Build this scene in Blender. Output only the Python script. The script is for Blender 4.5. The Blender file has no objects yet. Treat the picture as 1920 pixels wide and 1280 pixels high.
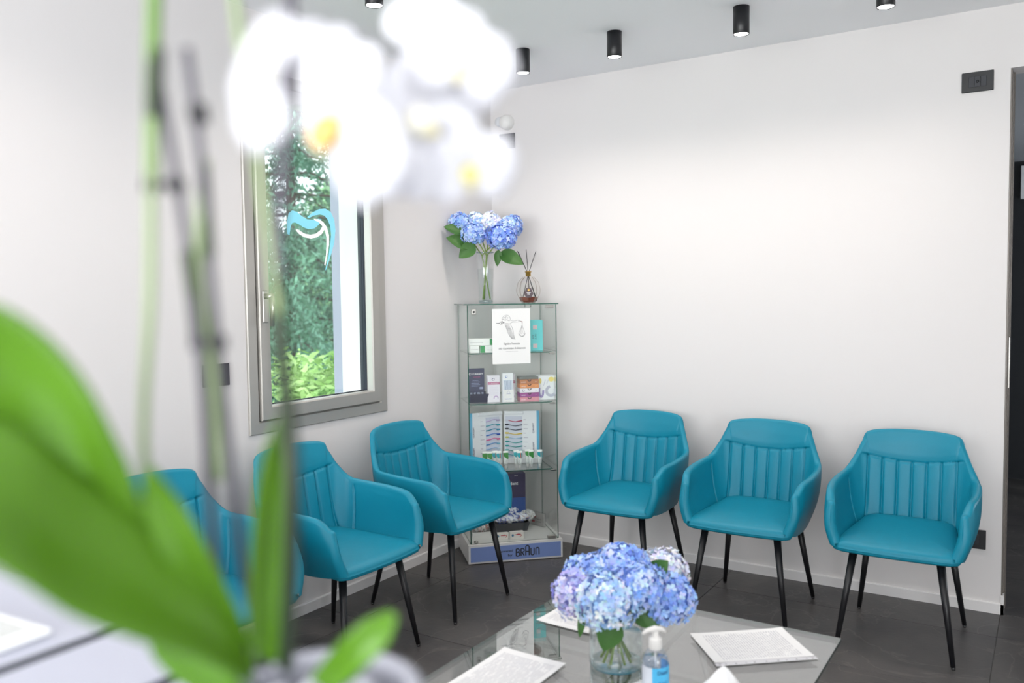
import bpy, math, random
from mathutils import Vector, Matrix
from math import sin, cos, pi, radians as R
random.seed(7)
S = bpy.context.scene
COL = S.collection

# ------------------------------------------------------------------ camera
CX, CY, CZ, YAW, PITCH, ROLL, FPX = 2.9105, -4.3363, 1.4679, 0.5697, 0.0552, -0.0130, 1585.7
CF = Vector((-sin(YAW)*cos(PITCH), cos(YAW)*cos(PITCH), -sin(PITCH)))
_r = Vector((cos(YAW), sin(YAW), 0)); _u = _r.cross(CF)
CR = _r*cos(ROLL) + _u*sin(ROLL); CU = -_r*sin(ROLL) + _u*cos(ROLL)
cd = bpy.data.cameras.new('camera'); cam = bpy.data.objects.new('camera', cd); COL.objects.link(cam)
m = Matrix.Identity(4)
for i in range(3):
    m[i][0] = CR[i]; m[i][1] = CU[i]; m[i][2] = -CF[i]
m[0][3], m[1][3], m[2][3] = CX, CY, CZ
cam.matrix_world = m
cd.sensor_width = 36; cd.lens = FPX*36/1920; cd.clip_start = 0.02; cd.clip_end = 200
cd.dof.use_dof = True; cd.dof.focus_distance = 3.9; cd.dof.aperture_fstop = 2.2; cd.dof.aperture_blades = 0
S.camera = cam
def at(px, py, d):           # a real place in the room, d metres along the view axis
    return Vector((CX, CY, CZ)) + (CF + CR*((px-960)/FPX) - CU*((py-640)/FPX))*d

# ------------------------------------------------------------------ world, lights, exposure
S.view_settings.view_transform = 'Standard'; S.view_settings.look = 'None'
S.view_settings.gamma = 1; S.view_settings.use_curve_mapping = False
S.view_settings.exposure = 0.15
S.cycles.transparent_max_bounces = 40; S.cycles.max_bounces = 14; S.cycles.transmission_bounces = 14; S.cycles.diffuse_bounces = 6
w = bpy.data.worlds.new('sky'); S.world = w; w.use_nodes = True
bg = w.node_tree.nodes['Background']; bg.inputs[0].default_value = (0.86, 0.94, 1, 1); bg.inputs[1].default_value = 3.2
def area(name, loc, rot, sx, sy, power, col=(1, 1, 1)):
    l = bpy.data.lights.new(name, 'AREA'); l.shape = 'RECTANGLE'; l.size = sx; l.size_y = sy; l.energy = power; l.color = col
    o = bpy.data.objects.new(name, l); COL.objects.link(o); o.location = loc; o.rotation_euler = rot; return o
area('room_fill', (5.5, -6.0, 1.5), (0, R(100), 0), 2.0, 2.2, 60, (1, .985, .97))  # added fill light out of view, from the side
area('room_fill', (2.2, -7.4, 1.75), (R(130), 0, 0), 3.6, 1.4, 140, (1, .985, .97))  # added fill light, tilted up to stand in for bounce on the ceiling
area('room_fill', (2.2, -7.4, .95), (R(90), 0, 0), 3.6, 1.2, 65, (1, .985, .97))  # added low fill light for the lower walls
LAMPS = [(0.633, -0.645), (1.139, -0.64), (1.746, -0.641), (2.33, -0.66), (0.69, -1.82), (0.69, -3.0), (2.2, -2.6), (3.6, -1.6), (3.6, -3.2), (2.2, -4.6)]
for i, (x, y) in enumerate(LAMPS):
    l = bpy.data.lights.new('spot_light', 'SPOT'); l.energy = 17 if i < 7 else 9; l.spot_size = R(150); l.spot_blend = 0.9; l.shadow_soft_size = 0.05
    l.color = (1, 0.9, 0.82)
    o = bpy.data.objects.new('spot_light', l); COL.objects.link(o); o.location = (x, y, 2.575)

# ------------------------------------------------------------------ helpers
def srgb(h):
    if isinstance(h, str):
        h = h.lstrip('#'); c = [int(h[i:i+2], 16)/255 for i in (0, 2, 4)]
    else: c = [v/255 for v in h]
    return tuple((v/12.92 if v <= 0.04045 else ((v+0.055)/1.055)**2.4) for v in c) + (1,)
MATS = {}
def mat(name, col, rough=0.5, metal=0.0, spec=0.5, bump=None, emis=None, trans=0, sheen=0, sub=0):
    if name in MATS: return MATS[name]
    mt = bpy.data.materials.new(name); mt.use_nodes = True; nt = mt.node_tree
    b = nt.nodes['Principled BSDF']; b.inputs['Base Color'].default_value = srgb(col)
    b.inputs['Roughness'].default_value = rough; b.inputs['Metallic'].default_value = metal
    b.inputs['Specular IOR Level'].default_value = spec
    if sub:
        b.inputs['Subsurface Weight'].default_value = sub; b.inputs['Subsurface Radius'].default_value = (.02, .02, .02); b.inputs['Subsurface Scale'].default_value = .3
    if emis: b.inputs['Emission Color'].default_value = srgb(col); b.inputs['Emission Strength'].default_value = emis
    if bump:
        sc, st, dist = bump
        tc = nt.nodes.new('ShaderNodeTexCoord'); n = nt.nodes.new('ShaderNodeTexNoise'); n.inputs['Scale'].default_value = sc; n.inputs['Detail'].default_value = 4
        bp = nt.nodes.new('ShaderNodeBump'); bp.inputs['Strength'].default_value = st; bp.inputs['Distance'].default_value = dist
        nt.links.new(tc.outputs['Object'], n.inputs['Vector']); nt.links.new(n.outputs[0], bp.inputs['Height']); nt.links.new(bp.outputs[0], b.inputs['Normal'])
    MATS[name] = mt; return mt
def glass(name, tint=(1, 1, 1), f0=0.04, rough=0.0, boost=1.0):
    """thin architectural glass: Schlick mix of a clear transmission and a mirror reflection"""
    if name in MATS: return MATS[name]
    mt = bpy.data.materials.new(name); mt.use_nodes = True; nt = mt.node_tree; N = nt.nodes; L = nt.links
    for n in list(N):
        if n.type == 'BSDF_PRINCIPLED': N.remove(n)
    out = [n for n in N if n.type == 'OUTPUT_MATERIAL'][0]
    lw = N.new('ShaderNodeLayerWeight'); lw.inputs['Blend'].default_value = 0.5
    pw = N.new('ShaderNodeMath'); pw.operation = 'POWER'; pw.inputs[1].default_value = 5; L.new(lw.outputs['Facing'], pw.inputs[0])
    ma = N.new('ShaderNodeMath'); ma.operation = 'MULTIPLY_ADD'; ma.inputs[1].default_value = (1-f0)*boost; ma.inputs[2].default_value = f0; ma.use_clamp = True
    L.new(pw.outputs[0], ma.inputs[0])
    tr = N.new('ShaderNodeBsdfTransparent'); tr.inputs[0].default_value = (*tint, 1)
    gl = N.new('ShaderNodeBsdfGlossy'); gl.inputs['Roughness'].default_value = rough; gl.inputs[0].default_value = (1, 1, 1, 1)
    mx = N.new('ShaderNodeMixShader'); L.new(ma.outputs[0], mx.inputs[0]); L.new(tr.outputs[0], mx.inputs[1]); L.new(gl.outputs[0], mx.inputs[2])
    L.new(mx.outputs[0], out.inputs[0]); MATS[name] = mt; return mt

class MB:
    def __init__(s): s.v = []; s.f = []; s.m = []; s.c = []; s.sm = []
    def add(s, vs, fs, mi=0, smooth=False, col=None, M=None):
        b = len(s.v)
        for p in vs:
            p = Vector(p); s.v.append(M @ p if M else p); s.c.append(col or (1, 1, 1, 1))
        for f in fs: s.f.append([i+b for i in f]); s.m.append(mi); s.sm.append(smooth)
        return s
    def box(s, x0, y0, z0, x1, y1, z1, mi=0, M=None, bev=0, col=None):
        if bev <= 0:
            vs = [(x, y, z) for z in (z0, z1) for y in (y0, y1) for x in (x0, x1)]
            return s.add(vs, [(0, 2, 3, 1), (4, 5, 7, 6), (0, 1, 5, 4), (2, 6, 7, 3), (0, 4, 6, 2), (1, 3, 7, 5)], mi, False, col, M)
        vs = []; b = bev
        for z in (0, 1):
            for y in (0, 1):
                for x in (0, 1):
                    X, Y, Z = (x0, x1)[x], (y0, y1)[y], (z0, z1)[z]; dx, dy, dz = (b, -b)[x], (b, -b)[y], (b, -b)[z]
                    vs += [(X, Y+dy, Z+dz), (X+dx, Y, Z+dz), (X+dx, Y+dy, Z)]
        def i(x, y, z, k): return ((z*2+y)*2+x)*3+k
        fs = [(i(0,0,0,2), i(0,1,0,2), i(1,1,0,2), i(1,0,0,2)), (i(0,0,1,2), i(1,0,1,2), i(1,1,1,2), i(0,1,1,2)),
              (i(0,0,0,1), i(1,0,0,1), i(1,0,1,1), i(0,0,1,1)), (i(0,1,0,1), i(0,1,1,1), i(1,1,1,1), i(1,1,0,1)),
              (i(0,0,0,0), i(0,0,1,0), i(0,1,1,0), i(0,1,0,0)), (i(1,0,0,0), i(1,1,0,0), i(1,1,1,0), i(1,0,1,0))]
        for y in (0, 1):
            for z in (0, 1): fs.append((i(0,y,z,1), i(1,y,z,1), i(1,y,z,2), i(0,y,z,2)))
        for x in (0, 1):
            for z in (0, 1): fs.append((i(x,0,z,0), i(x,1,z,0), i(x,1,z,2), i(x,0,z,2)))
        for x in (0, 1):
            for y in (0, 1): fs.append((i(x,y,0,0), i(x,y,1,0), i(x,y,1,1), i(x,y,0,1)))
        for x in (0, 1):
            for y in (0, 1):
                for z in (0, 1): fs.append((i(x,y,z,0), i(x,y,z,1), i(x,y,z,2)))
        return s.add(vs, fs, mi, False, col, M)
    def rings(s, rs, mi=0, smooth=True, cap=(True, True), closed=True, col=None, M=None):
        n = len(rs[0]); vs = [p for r in rs for p in r]; fs = []
        for a in range(len(rs)-1):
            for k in range(n if closed else n-1):
                k2 = (k+1) % n; fs.append((a*n+k, a*n+k2, (a+1)*n+k2, (a+1)*n+k))
        if closed and cap[0]: fs.append(tuple(range(n-1, -1, -1)))
        if closed and cap[1]: fs.append(tuple((len(rs)-1)*n+k for k in range(n)))
        return s.add(vs, fs, mi, smooth, col, M)
    def lathe(s, prof, seg=32, mi=0, center=(0, 0), M=None, smooth=True, cap=(False, False), col=None):
        return s.rings([[(center[0]+r*cos(2*pi*k/seg), center[1]+r*sin(2*pi*k/seg), z) for k in range(seg)] for r, z in prof], mi, smooth, cap, True, col, M)
    def tube(s, pts, rad, seg=8, mi=0, M=None, col=None, flat=1.0):
        pts = [Vector(p) for p in pts]; rs = []
        if not hasattr(rad, '__len__'): rad = [rad]*len(pts)
        up = None
        for i, p in enumerate(pts):
            t = (pts[min(i+1, len(pts)-1)] - pts[max(i-1, 0)]).normalized()
            if up is None:
                up = Vector((0, 0, 1)) if abs(t.z) < .9 else Vector((1, 0, 0))
            a = t.cross(up).normalized(); b = a.cross(t).normalized(); up = b
            rs.append([p + a*cos(2*pi*k/seg)*rad[i] + b*sin(2*pi*k/seg)*rad[i]*flat for k in range(seg)])
        return s.rings(rs, mi, True, (True, True), True, col, M)
    def prism(s, poly, z0, z1, mi=0, side=None, M=None):
        n = len(poly); vs = [(x, y, z0) for x, y in poly] + [(x, y, z1) for x, y in poly]
        s.add(vs, [tuple(range(n-1, -1, -1)), tuple(range(n, 2*n))], mi, False, None, M)
        return s.add(vs, [(k, (k+1) % n, (k+1) % n+n, k+n) for k in range(n)], mi if side is None else side, False, None, M)
    def ribbon(s, pts, wd, y=0, th=0.0004, mi=0, M=None):     # flat stroke in the XZ plane facing -Y
        P2 = [Vector((p[0], p[1])) for p in pts]; L_, R_ = [], []
        for i, p in enumerate(P2):
            a = P2[max(i-1, 0)]; b = P2[min(i+1, len(P2)-1)]
            d = (b-a); d = d.normalized() if d.length > 0 else Vector((1, 0)); n = Vector((-d.y, d.x))*wd/2
            L_.append(p+n); R_.append(p-n)
        vs = [(q.x, y, q.y) for q in L_] + [(q.x, y, q.y) for q in R_] + [(q.x, y-th, q.y) for q in L_] + [(q.x, y-th, q.y) for q in R_]
        n = len(P2); fs = []
        for i in range(n-1):
            fs += [(2*n+i, 2*n+i+1, 3*n+i+1, 3*n+i), (i, 2*n+i, 2*n+i+1, i+1), (n+i, n+i+1, 3*n+i+1, 3*n+i)]
        return s.add(vs, fs, mi, False, None, M)
    def text(s, txt, cx, cz, wd, ht, y=0, mi=0, M=None, rot=0, th=0.0003, bold=0):
        cu = bpy.data.curves.new('t', 'FONT'); cu.body = txt; cu.resolution_u = 2; cu.offset = bold
        o = bpy.data.objects.new('t', cu); me = bpy.data.meshes.new_from_object(o)
        vs = [v.co.copy() for v in me.vertices]; fs = [tuple(p.vertices) for p in me.polygons]
        bpy.data.objects.remove(o); bpy.data.curves.remove(cu); bpy.data.meshes.remove(me)
        x0 = min(v.x for v in vs); x1 = max(v.x for v in vs); y0 = min(v.y for v in vs); y1 = max(v.y for v in vs)
        kx = wd/(x1-x0); ky = (ht/(y1-y0)) if ht else kx
        out = []
        for v in vs:
            a = (v.x-(x0+x1)/2)*kx; b = (v.y-(y0+y1)/2)*ky
            out.append((cx+a*cos(rot)-b*sin(rot), y-th, cz+a*sin(rot)+b*cos(rot)))
        return s.add(out, fs, mi, False, None, M)
    def build(s, name, mats, parent=None, loc=None, **props):
        me = bpy.data.meshes.new(name); me.from_pydata([tuple(v) for v in s.v], [], s.f)
        if not isinstance(mats, (list, tuple)): mats = [mats]
        for mt in mats: me.materials.append(mt)
        me.polygons.foreach_set('material_index', s.m); me.polygons.foreach_set('use_smooth', s.sm)
        if any(c != (1, 1, 1, 1) for c in s.c):
            ca = me.color_attributes.new('tone', 'FLOAT_COLOR', 'POINT'); ca.data.foreach_set('color', [x for c in s.c for x in c])
        me.validate(); me.update()
        o = bpy.data.objects.new(name, me); COL.objects.link(o)
        if parent: o.parent = parent
        if loc is not None: o.location = loc
        for k, v in props.items(): o[k] = v
        return o
def thing(name, label, cat, loc=(0, 0, 0), rz=0, group=None):
    o = bpy.data.objects.new(name, None); COL.objects.link(o); o.location = loc; o.rotation_euler = (0, 0, rz); o.empty_display_size = .05
    o['label'] = label; o['category'] = cat
    if group: o['group'] = group
    return o
def tag(o, label, cat, group=None):
    o['label'] = label; o['category'] = cat
    if group: o['group'] = group
    return o
def copy_tree(o, parent=None):
    c = o.copy(); COL.objects.link(c); c.parent = parent
    for ch in list(o.children): copy_tree(ch, c)
    return c
def catmull(P, t):
    n = len(P)-1; t = max(0, min(n-1e-9, t)); i = int(t); f = t-i
    p0, p1, p2, p3 = P[max(i-1, 0)], P[i], P[i+1], P[min(i+2, n)]
    return [0.5*((2*b)+(-a+c)*f+(2*a-5*b+4*c-d)*f*f+(-a+3*b-3*c+d)*f**3) for a, b, c, d in zip(p0, p1, p2, p3)]

# ------------------------------------------------------------------ materials
M_wall = mat('white_plaster', 'dad7d7', .85, bump=(180, .05, .002))
M_ceil = mat('ceiling_paint', 'f6f6f8', .9, bump=(180, .04, .002))
M_base = mat('white_lacquer_trim', 'e4e2e2', .35)
M_white = mat('white_laminate', 'e4e3e1', .4)
M_black = mat('black_satin_metal', '15161a', .38, spec=.5)
M_blackp = mat('black_plastic', '1b1c20', .35)
M_steel = mat('brushed_steel', 'b4b2ae', .3, metal=1)
M_alu = mat('satin_aluminium', 'b3b0ab', .42, metal=.55)
M_paper = mat('white_paper', 'e9e9e8', .8)
M_ink = mat('black_ink', '33343a', .7)
M_grey = mat('grey_ink', '9a9aa0', .7)
M_rub = mat('dark_rubber', '1c2430', .6)
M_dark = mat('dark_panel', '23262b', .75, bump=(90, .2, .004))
def slate():
    mt = bpy.data.materials.new('slate_tile'); mt.use_nodes = True; nt = mt.node_tree; N = nt.nodes; L = nt.links; b = N['Principled BSDF']
    tc = N.new('ShaderNodeTexCoord'); oi = N.new('ShaderNodeObjectInfo'); ad = N.new('ShaderNodeVectorMath'); ad.operation = 'ADD'
    mul = N.new('ShaderNodeVectorMath'); mul.operation = 'SCALE'; mul.inputs['Scale'].default_value = 3.1
    L.new(oi.outputs['Location'], mul.inputs[0]); L.new(tc.outputs['Object'], ad.inputs[0]); L.new(mul.outputs[0], ad.inputs[1])
    n1 = N.new('ShaderNodeTexNoise'); n1.inputs['Scale'].default_value = 2.2; n1.inputs['Detail'].default_value = 9; n1.inputs['Roughness'].default_value = .62; n1.inputs['Distortion'].default_value = .6
    n2 = N.new('ShaderNodeTexNoise'); n2.inputs['Scale'].default_value = 2.0; n2.inputs['Detail'].default_value = 8; n2.inputs['Distortion'].default_value = 1.4
    n3 = N.new('ShaderNodeTexNoise'); n3.inputs['Scale'].default_value = 45; n3.inputs['Detail'].default_value = 5
    for n in (n1, n2, n3): L.new(ad.outputs[0], n.inputs['Vector'])
    r1 = N.new('ShaderNodeValToRGB'); r1.color_ramp.elements[0].position = .3; r1.color_ramp.elements[0].color = srgb('403f41'); r1.color_ramp.elements[1].position = .72; r1.color_ramp.elements[1].color = srgb('5f5c5a')
    L.new(n1.outputs[0], r1.inputs[0])
    sb = N.new('ShaderNodeMath'); sb.operation = 'SUBTRACT'; sb.inputs[1].default_value = .5; L.new(n2.outputs[0], sb.inputs[0])
    ab = N.new('ShaderNodeMath'); ab.operation = 'ABSOLUTE'; L.new(sb.outputs[0], ab.inputs[0])
    r2 = N.new('ShaderNodeValToRGB'); r2.color_ramp.elements[0].position = 0; r2.color_ramp.elements[0].color = (.55, .55, .55, 1); r2.color_ramp.elements[1].position = .012; r2.color_ramp.elements[1].color = (0, 0, 0, 1)
    L.new(ab.outputs[0], r2.inputs[0])
    mm = N.new('ShaderNodeMath'); mm.operation = 'MULTIPLY'; L.new(r2.outputs[0], mm.inputs[0]); L.new(n1.outputs[0], mm.inputs[1])
    mx = N.new('ShaderNodeMixRGB'); mx.inputs[2].default_value = srgb('85817c'); L.new(mm.outputs[0], mx.inputs[0]); L.new(r1.outputs[0], mx.inputs[1])
    L.new(mx.outputs[0], b.inputs['Base Color']); b.inputs['Roughness'].default_value = .42; b.inputs['Specular IOR Level'].default_value = .45
    bp = N.new('ShaderNodeBump'); bp.inputs['Strength'].default_value = .25; bp.inputs['Distance'].default_value = .003
    a2 = N.new('ShaderNodeMath'); a2.operation = 'ADD'; L.new(n1.outputs[0], a2.inputs[0]); L.new(n3.outputs[0], a2.inputs[1]); L.new(a2.outputs[0], bp.inputs['Height']); L.new(bp.outputs[0], b.inputs['Normal'])
    return mt
M_slate = slate()
M_grout = mat('grout', '6a6866', .9)

# ------------------------------------------------------------------ room shell
H = 2.70; XE, YS = 5.6, -7.5
def struct(name, mb, mats, **kw):
    return mb.build(name, mats, kind='structure', **kw)
fl = struct('floor', MB().box(0, YS, -.1, XE, 0, -.004).box(2.40, .0, -.1, XE, 3.4, -.004), M_grout)
x0 = .275
ti = 0; tiles = {}
def tile(xa, ya, xb, yb):
    global ti
    g = .0015; key = (round(xb-xa, 3), round(yb-ya, 3)); cx, cy = (xa+xb)/2, (ya+yb)/2
    if key not in tiles:
        hx, hy = key[0]/2-g, key[1]/2-g
        o = MB().box(-hx, -hy, -.0045, hx, hy, 0, bev=.0008).build('tile', M_slate, fl, (cx, cy, 0)); tiles[key] = o
    else:
        o = tiles[key].copy(); COL.objects.link(o); o.location = (cx, cy, 0)
xs = [0, .275, .275+1.23, 2.735, 2.735+1.23, 2.735+2.46, XE]
ys = [0, -.305] + [-.915-.61*k for k in range(11)] + [YS]
for i in range(len(xs)-1):
    for j in range(len(ys)-1):
        if ys[j+1] < ys[j]-.02: tile(xs[i], max(ys[j+1], YS), xs[i+1], ys[j])
for i in range(3, len(xs)-1):
    for j in range(6): tile(xs[i] if i > 3 else 2.50, j*.5667, xs[i+1], (j+1)*.5667)
struct('ceiling', MB().box(0, YS, H, XE, 0, H+.1), M_ceil)
# left wall with the casement window opening
WY0, WY1, WZ0, WZ1 = -1.85, -1.067, .93, 2.395
wl = MB().box(-.25, YS, 0, 0, WY0, H).box(-.25, WY1, 0, 0, 0, H).box(-.25, WY0, 0, 0, WY1, WZ0).box(-.25, WY0, WZ1, 0, WY1, H)
struct('wall_left', wl, M_wall)
# right wall (behind the three chairs) with the doorway
DX, DZ, DX2 = 2.735, 2.427, 3.75
struct('wall_right', MB().box(0, 0, 0, DX, .14, H).box(DX, 0, DZ, XE, .14, H).box(DX2, 0, 0, XE, .14, DZ), M_wall)
# far sides of the room, behind the camera, with window openings
struct('wall_rear', MB().box(0, YS-.2, 0, .3, YS, H).box(4.1, YS-.2, 0, XE, YS, H).box(.3, YS-.2, 0, 4.1, YS, .5).box(.3, YS-.2, 2.5, 4.1, YS, H), M_wall)
struct('wall_side', MB().box(XE, YS, 0, XE+.2, -7.1, H).box(XE, -4.9, 0, XE+.2, 0, H).box(XE, -7.1, 0, XE+.2, -4.9, .5).box(XE, -7.1, 2.5, XE+.2, -4.9, H), M_wall)
def bigwin(name, M, a, b, z0, z1, n):
    f = MB(); f.box(a, -.05, z0, b, 0, z0+.06, M=M); f.box(a, -.05, z1-.06, b, 0, z1, M=M)
    for k in range(n+1):
        x = a+(b-a)*k/n; f.box(x-.03, -.05, z0, x+.03, 0, z1, M=M)
    o = struct(name, f, M_alu)
    MB().box(a, -.03, z0, b, -.025, z1, M=M).build('window_pane', glass('window_glass', (.97, .99, .98)), o)
bigwin('window_2', Matrix.Translation((0, YS-.1, 0)), .3, 4.1, .5, 2.5, 4)
bigwin('window_3', Matrix.Translation((XE+.1, 0, 0)) @ Matrix.Rotation(R(90), 4, 'Z'), -7.1, -4.9, .5, 2.5, 2)
# skirting boards
def skirt(a, b, axis, side):
    mb = MB(); t, h = .012, .05
    prof = [(0, 0), (t, 0), (t, h-.004), (t-.003, h), (0, h)]
    if axis == 'x': mb.rings([[(x, -p, z) for p, z in prof] for x in (a, b)], smooth=False)
    else: mb.rings([[(p, y, z) for p, z in prof] for y in (a, b)], smooth=False)
    struct('baseboard_'+side, mb, M_base)
skirt(0.012, DX+.012, 'x', 'right'); skirt(YS, 0, 'y', 'left')
struct('trim_1', MB().box(DX, -.012, 0, DX+.012, .05, .085), M_base)
# corridor behind the doorway
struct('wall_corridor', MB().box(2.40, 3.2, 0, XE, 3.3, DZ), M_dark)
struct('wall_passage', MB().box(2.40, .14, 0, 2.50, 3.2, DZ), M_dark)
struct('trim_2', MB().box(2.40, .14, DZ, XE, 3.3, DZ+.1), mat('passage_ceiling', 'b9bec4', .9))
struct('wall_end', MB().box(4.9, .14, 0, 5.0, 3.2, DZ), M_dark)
dj = struct('door_1', MB().box(DX-.001, .002, 0, DX+.006, .139, DZ-.001).box(DX-.001, .09, 0, DX+.014, .138, DZ-.002).box(DX-.03, .035, 0, DX+.010, .075, DZ-.02, 1), [mat('grey_jamb', '6c6661', .4, metal=.2), mat('taupe_door', '77706a', .4)])
MB().box(DX+.009, .045, 1.02, DX+.016, .075, 1.25, bev=.002).box(DX+.016, .056, 1.05, DX+.0172, .064, 1.10, 1).box(DX+.016, .056, 1.15, DX+.0172, .064, 1.19, 1).build('lock_plate', [M_steel, M_black], dj)
sg = MB().box(2.685, 3.17, 2.14, 3.1, 3.19, 2.39, bev=.003)
sn = sg.build('exit_sign', mat('sign_white', 'e8ecef', .5))
tag(sn, 'white sign with a thin arrow drawing high in the dark passage', 'sign')
MB().ribbon([(2.715, 2.27), (2.715, 2.20), (2.95, 2.20)], .008, 3.17).ribbon([(2.715, 2.20), (2.82, 2.28)], .008, 3.17).ribbon([(2.715, 2.245), (2.715, 2.20), (2.78, 2.20)], .012, 3.17).build('arrow_drawing', M_ink, sn)
l = bpy.data.lights.new('passage_fill', 'AREA'); l.size = .9; l.energy = 26; l.color = (.9, .95, 1)  # added unseen fill light, stands in for daylight reaching the passage
o = bpy.data.objects.new('passage_fill', l); COL.objects.link(o); o.location = (4.8, 1.6, 1.3); o.rotation_euler = (0, R(100), 0)

# ------------------------------------------------------------------ casement window
wn = struct('window_1', MB(), M_alu)
fy0, fy1, fz0, fz1 = -1.905, -1.012, .875, 2.45
def framebox(name, y0, y1, z0, z1, wd, xa, xb, parent, mt):
    # four mitred members
    prof = [(0, xa), (0, xb-.004), (.004, xb), (wd-.006, xb), (wd, xb-.006), (wd, xa)]
    for k in range(4):
        mb = MB()
        if k == 0: r = [[(x, y0+i, z0+i) for i, x in prof], [(x, y1-i, z0+i) for i, x in prof]]
        if k == 1: r = [[(x, y1-i, z0+i) for i, x in prof], [(x, y1-i, z1-i) for i, x in prof]]
        if k == 2: r = [[(x, y1-i, z1-i) for i, x in prof], [(x, y0+i, z1-i) for i, x in prof]]
        if k == 3: r = [[(x, y0+i, z1-i) for i, x in prof], [(x, y0+i, z0+i) for i, x in prof]]
        mb.rings(r, smooth=False); mb.build(name, mt, parent)
framebox('window_frame', fy0, fy1, fz0, fz1, .055, -.05, .012, wn, M_alu)
sy0, sy1, sz0, sz1 = fy0+.058, fy1-.058, fz0+.058, fz1-.058
framebox('window_sash', sy0, sy1, sz0, sz1, .06, -.06, .024, wn, M_alu)
gk = MB(); gy0, gy1, gz0, gz1 = sy0+.06, sy1-.06, sz0+.06, sz1-.06
for a, b in ((.0, .006), (.012, .018)):
    gk.box(-.045+a, gy0-.004, gz0-.004, -.045+b, gy0+.003, gz1); gk.box(-.045+a, gy1-.003, gz0, -.045+b, gy1+.004, gz1)
    gk.box(-.045+a, gy0, gz0-.004, -.045+b, gy1, gz0+.003)
gk.box(-.062, gy1-.002, gz0, -.02, gy1+.002, gz1)
gk.build('gasket', M_rub, wn)
pane = MB().box(-.043, gy0-.002, gz0-.002, -.035, gy1+.002, gz1+.002).build('window_pane', glass('window_glass'), wn)
hd = MB().box(.024, sy0+.015, 1.36, .031, sy0+.045, 1.50, bev=.003).tube([(.03, sy0+.03, 1.475), (.075, sy0+.03, 1.475)], .012, 12).tube([(.068, sy0+.03, 1.475), (.070, sy0+.032, 1.42), (.068, sy0+.03, 1.345)], [.011, .009, .008], 10, flat=1.5)
hd.build('window_handle', M_steel, wn)
# tooth emblem sticker on the glass
def pane_pt(px, py):
    C = Vector((CX, CY, CZ)); d = CF + CR*((px-960)/FPX) - CU*((py-640)/FPX); t = (-.034-C.x)/d.x; q = C+d*t; return (q.y, q.z)
cy = [(541,437),(539,420),(540,404),(546,396),(554,397),(562,403),(574,412),(588,416),(597,412),(605,410)]
up_o = [(538,438),(538,416),(541,400),(548,394),(557,397),(566,405),(576,411),(587,412),(596,410),(603,411)]
up_i = [(543,441),(545,425),(548,418),(553,417),(560,420),(569,426),(579,430),(590,428),(598,421),(602,414)]
c2_o = [(576,407),(586,398),(598,392),(610,391),(620,397),(627,412),(629,432),(627,455),(620,480),(611,507)]
c2_i = [(579,409),(589,404),(600,402),(608,404),(614,411),(619,423),(621,440),(619,458),(616,480),(610,505)]
w1_o = [(556,429),(563,433),(572,438),(582,440),(592,438),(600,432),(604,425),(606,420)]
w1_i = [(554,431),(561,439),(571,445),(583,447),(594,445),(603,439),(608,431),(609,424)]
w2_o = [(588,410),(598,411),(606,416),(613,426),(617,441),(617,458),(614,478),(610,498)]
w2_i = [(590,413),(597,416),(603,422),(609,432),(612,445),(612,460),(611,478),(608,496)]
M_cy = mat('cyan_film', '8fe0f5', .5, emis=.12); M_wf = mat('white_film', 'ffffff', .5, emis=.12)
st = MB()
for o_, i_, mi in ((up_o, up_i, 0), (c2_o, c2_i, 0), (w1_o, w1_i, 1), (w2_o, w2_i, 1)):
    n = len(o_); A = [pane_pt(*p) for p in o_]; B = [pane_pt(*p) for p in i_]
    xx = -.0343 if mi == 0 else -.0338
    st.add([(xx, *p) for p in A]+[(xx, *p) for p in B], [(k, k+1, n+k+1, n+k) for k in range(n-1)], mi)
tag(st.build('window_sticker', [mat('cyan_film', ''), mat('white_film', '')]), 'cyan and white tooth emblem stuck on the window pane', 'sticker')
# exterior reveal end strip
struct('trim_3', MB().box(-.31, WY1+.0, .6, -.25, WY1+.35, 3.2), mat('lilac_render', '9d9fb2', .8))

# ------------------------------------------------------------------ outdoors
M_leafd = None
def leafmat(name, c1, c2):
    mt = bpy.data.materials.new(name); mt.use_nodes = True; nt = mt.node_tree; b = nt.nodes['Principled BSDF']
    oi = nt.nodes.new('ShaderNodeTexCoord'); n = nt.nodes.new('ShaderNodeTexNoise'); n.inputs['Scale'].default_value = 1.3; n.inputs['Detail'].default_value = 6
    r = nt.nodes.new('ShaderNodeValToRGB'); r.color_ramp.elements[0].position = .35; r.color_ramp.elements[0].color = srgb(c1); r.color_ramp.elements[1].position = .65; r.color_ramp.elements[1].color = srgb(c2)
    nt.links.new(oi.outputs['Object'], n.inputs[0]); nt.links.new(n.outputs[0], r.inputs[0]); nt.links.new(r.outputs[0], b.inputs['Base Color']); b.inputs['Roughness'].default_value = .6
    return mt
def foliage(mb, c, rad, n, size, rng, droop=0.3):
    for _ in range(n):
        d = Vector((rng.gauss(0, 1), rng.gauss(0, 1), rng.gauss(0, 1))).normalized()*rad*(.45+.6*rng.random())
        p = Vector(c)+Vector((d.x, d.y, d.z*.8)); s_ = size*(.5+rng.random())
        a = Vector((rng.uniform(-1, 1), rng.uniform(-1, 1), rng.uniform(-.5, .3)-droop)).normalized()
        b = a.cross(Vector((rng.uniform(-1, 1), rng.uniform(-1, 1), rng.uniform(-1, 1)))).normalized()*.32
        mb.add([p-a*s_, p+b*s_, p+a*s_, p-b*s_], [(0, 1, 2, 3)])
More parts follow.
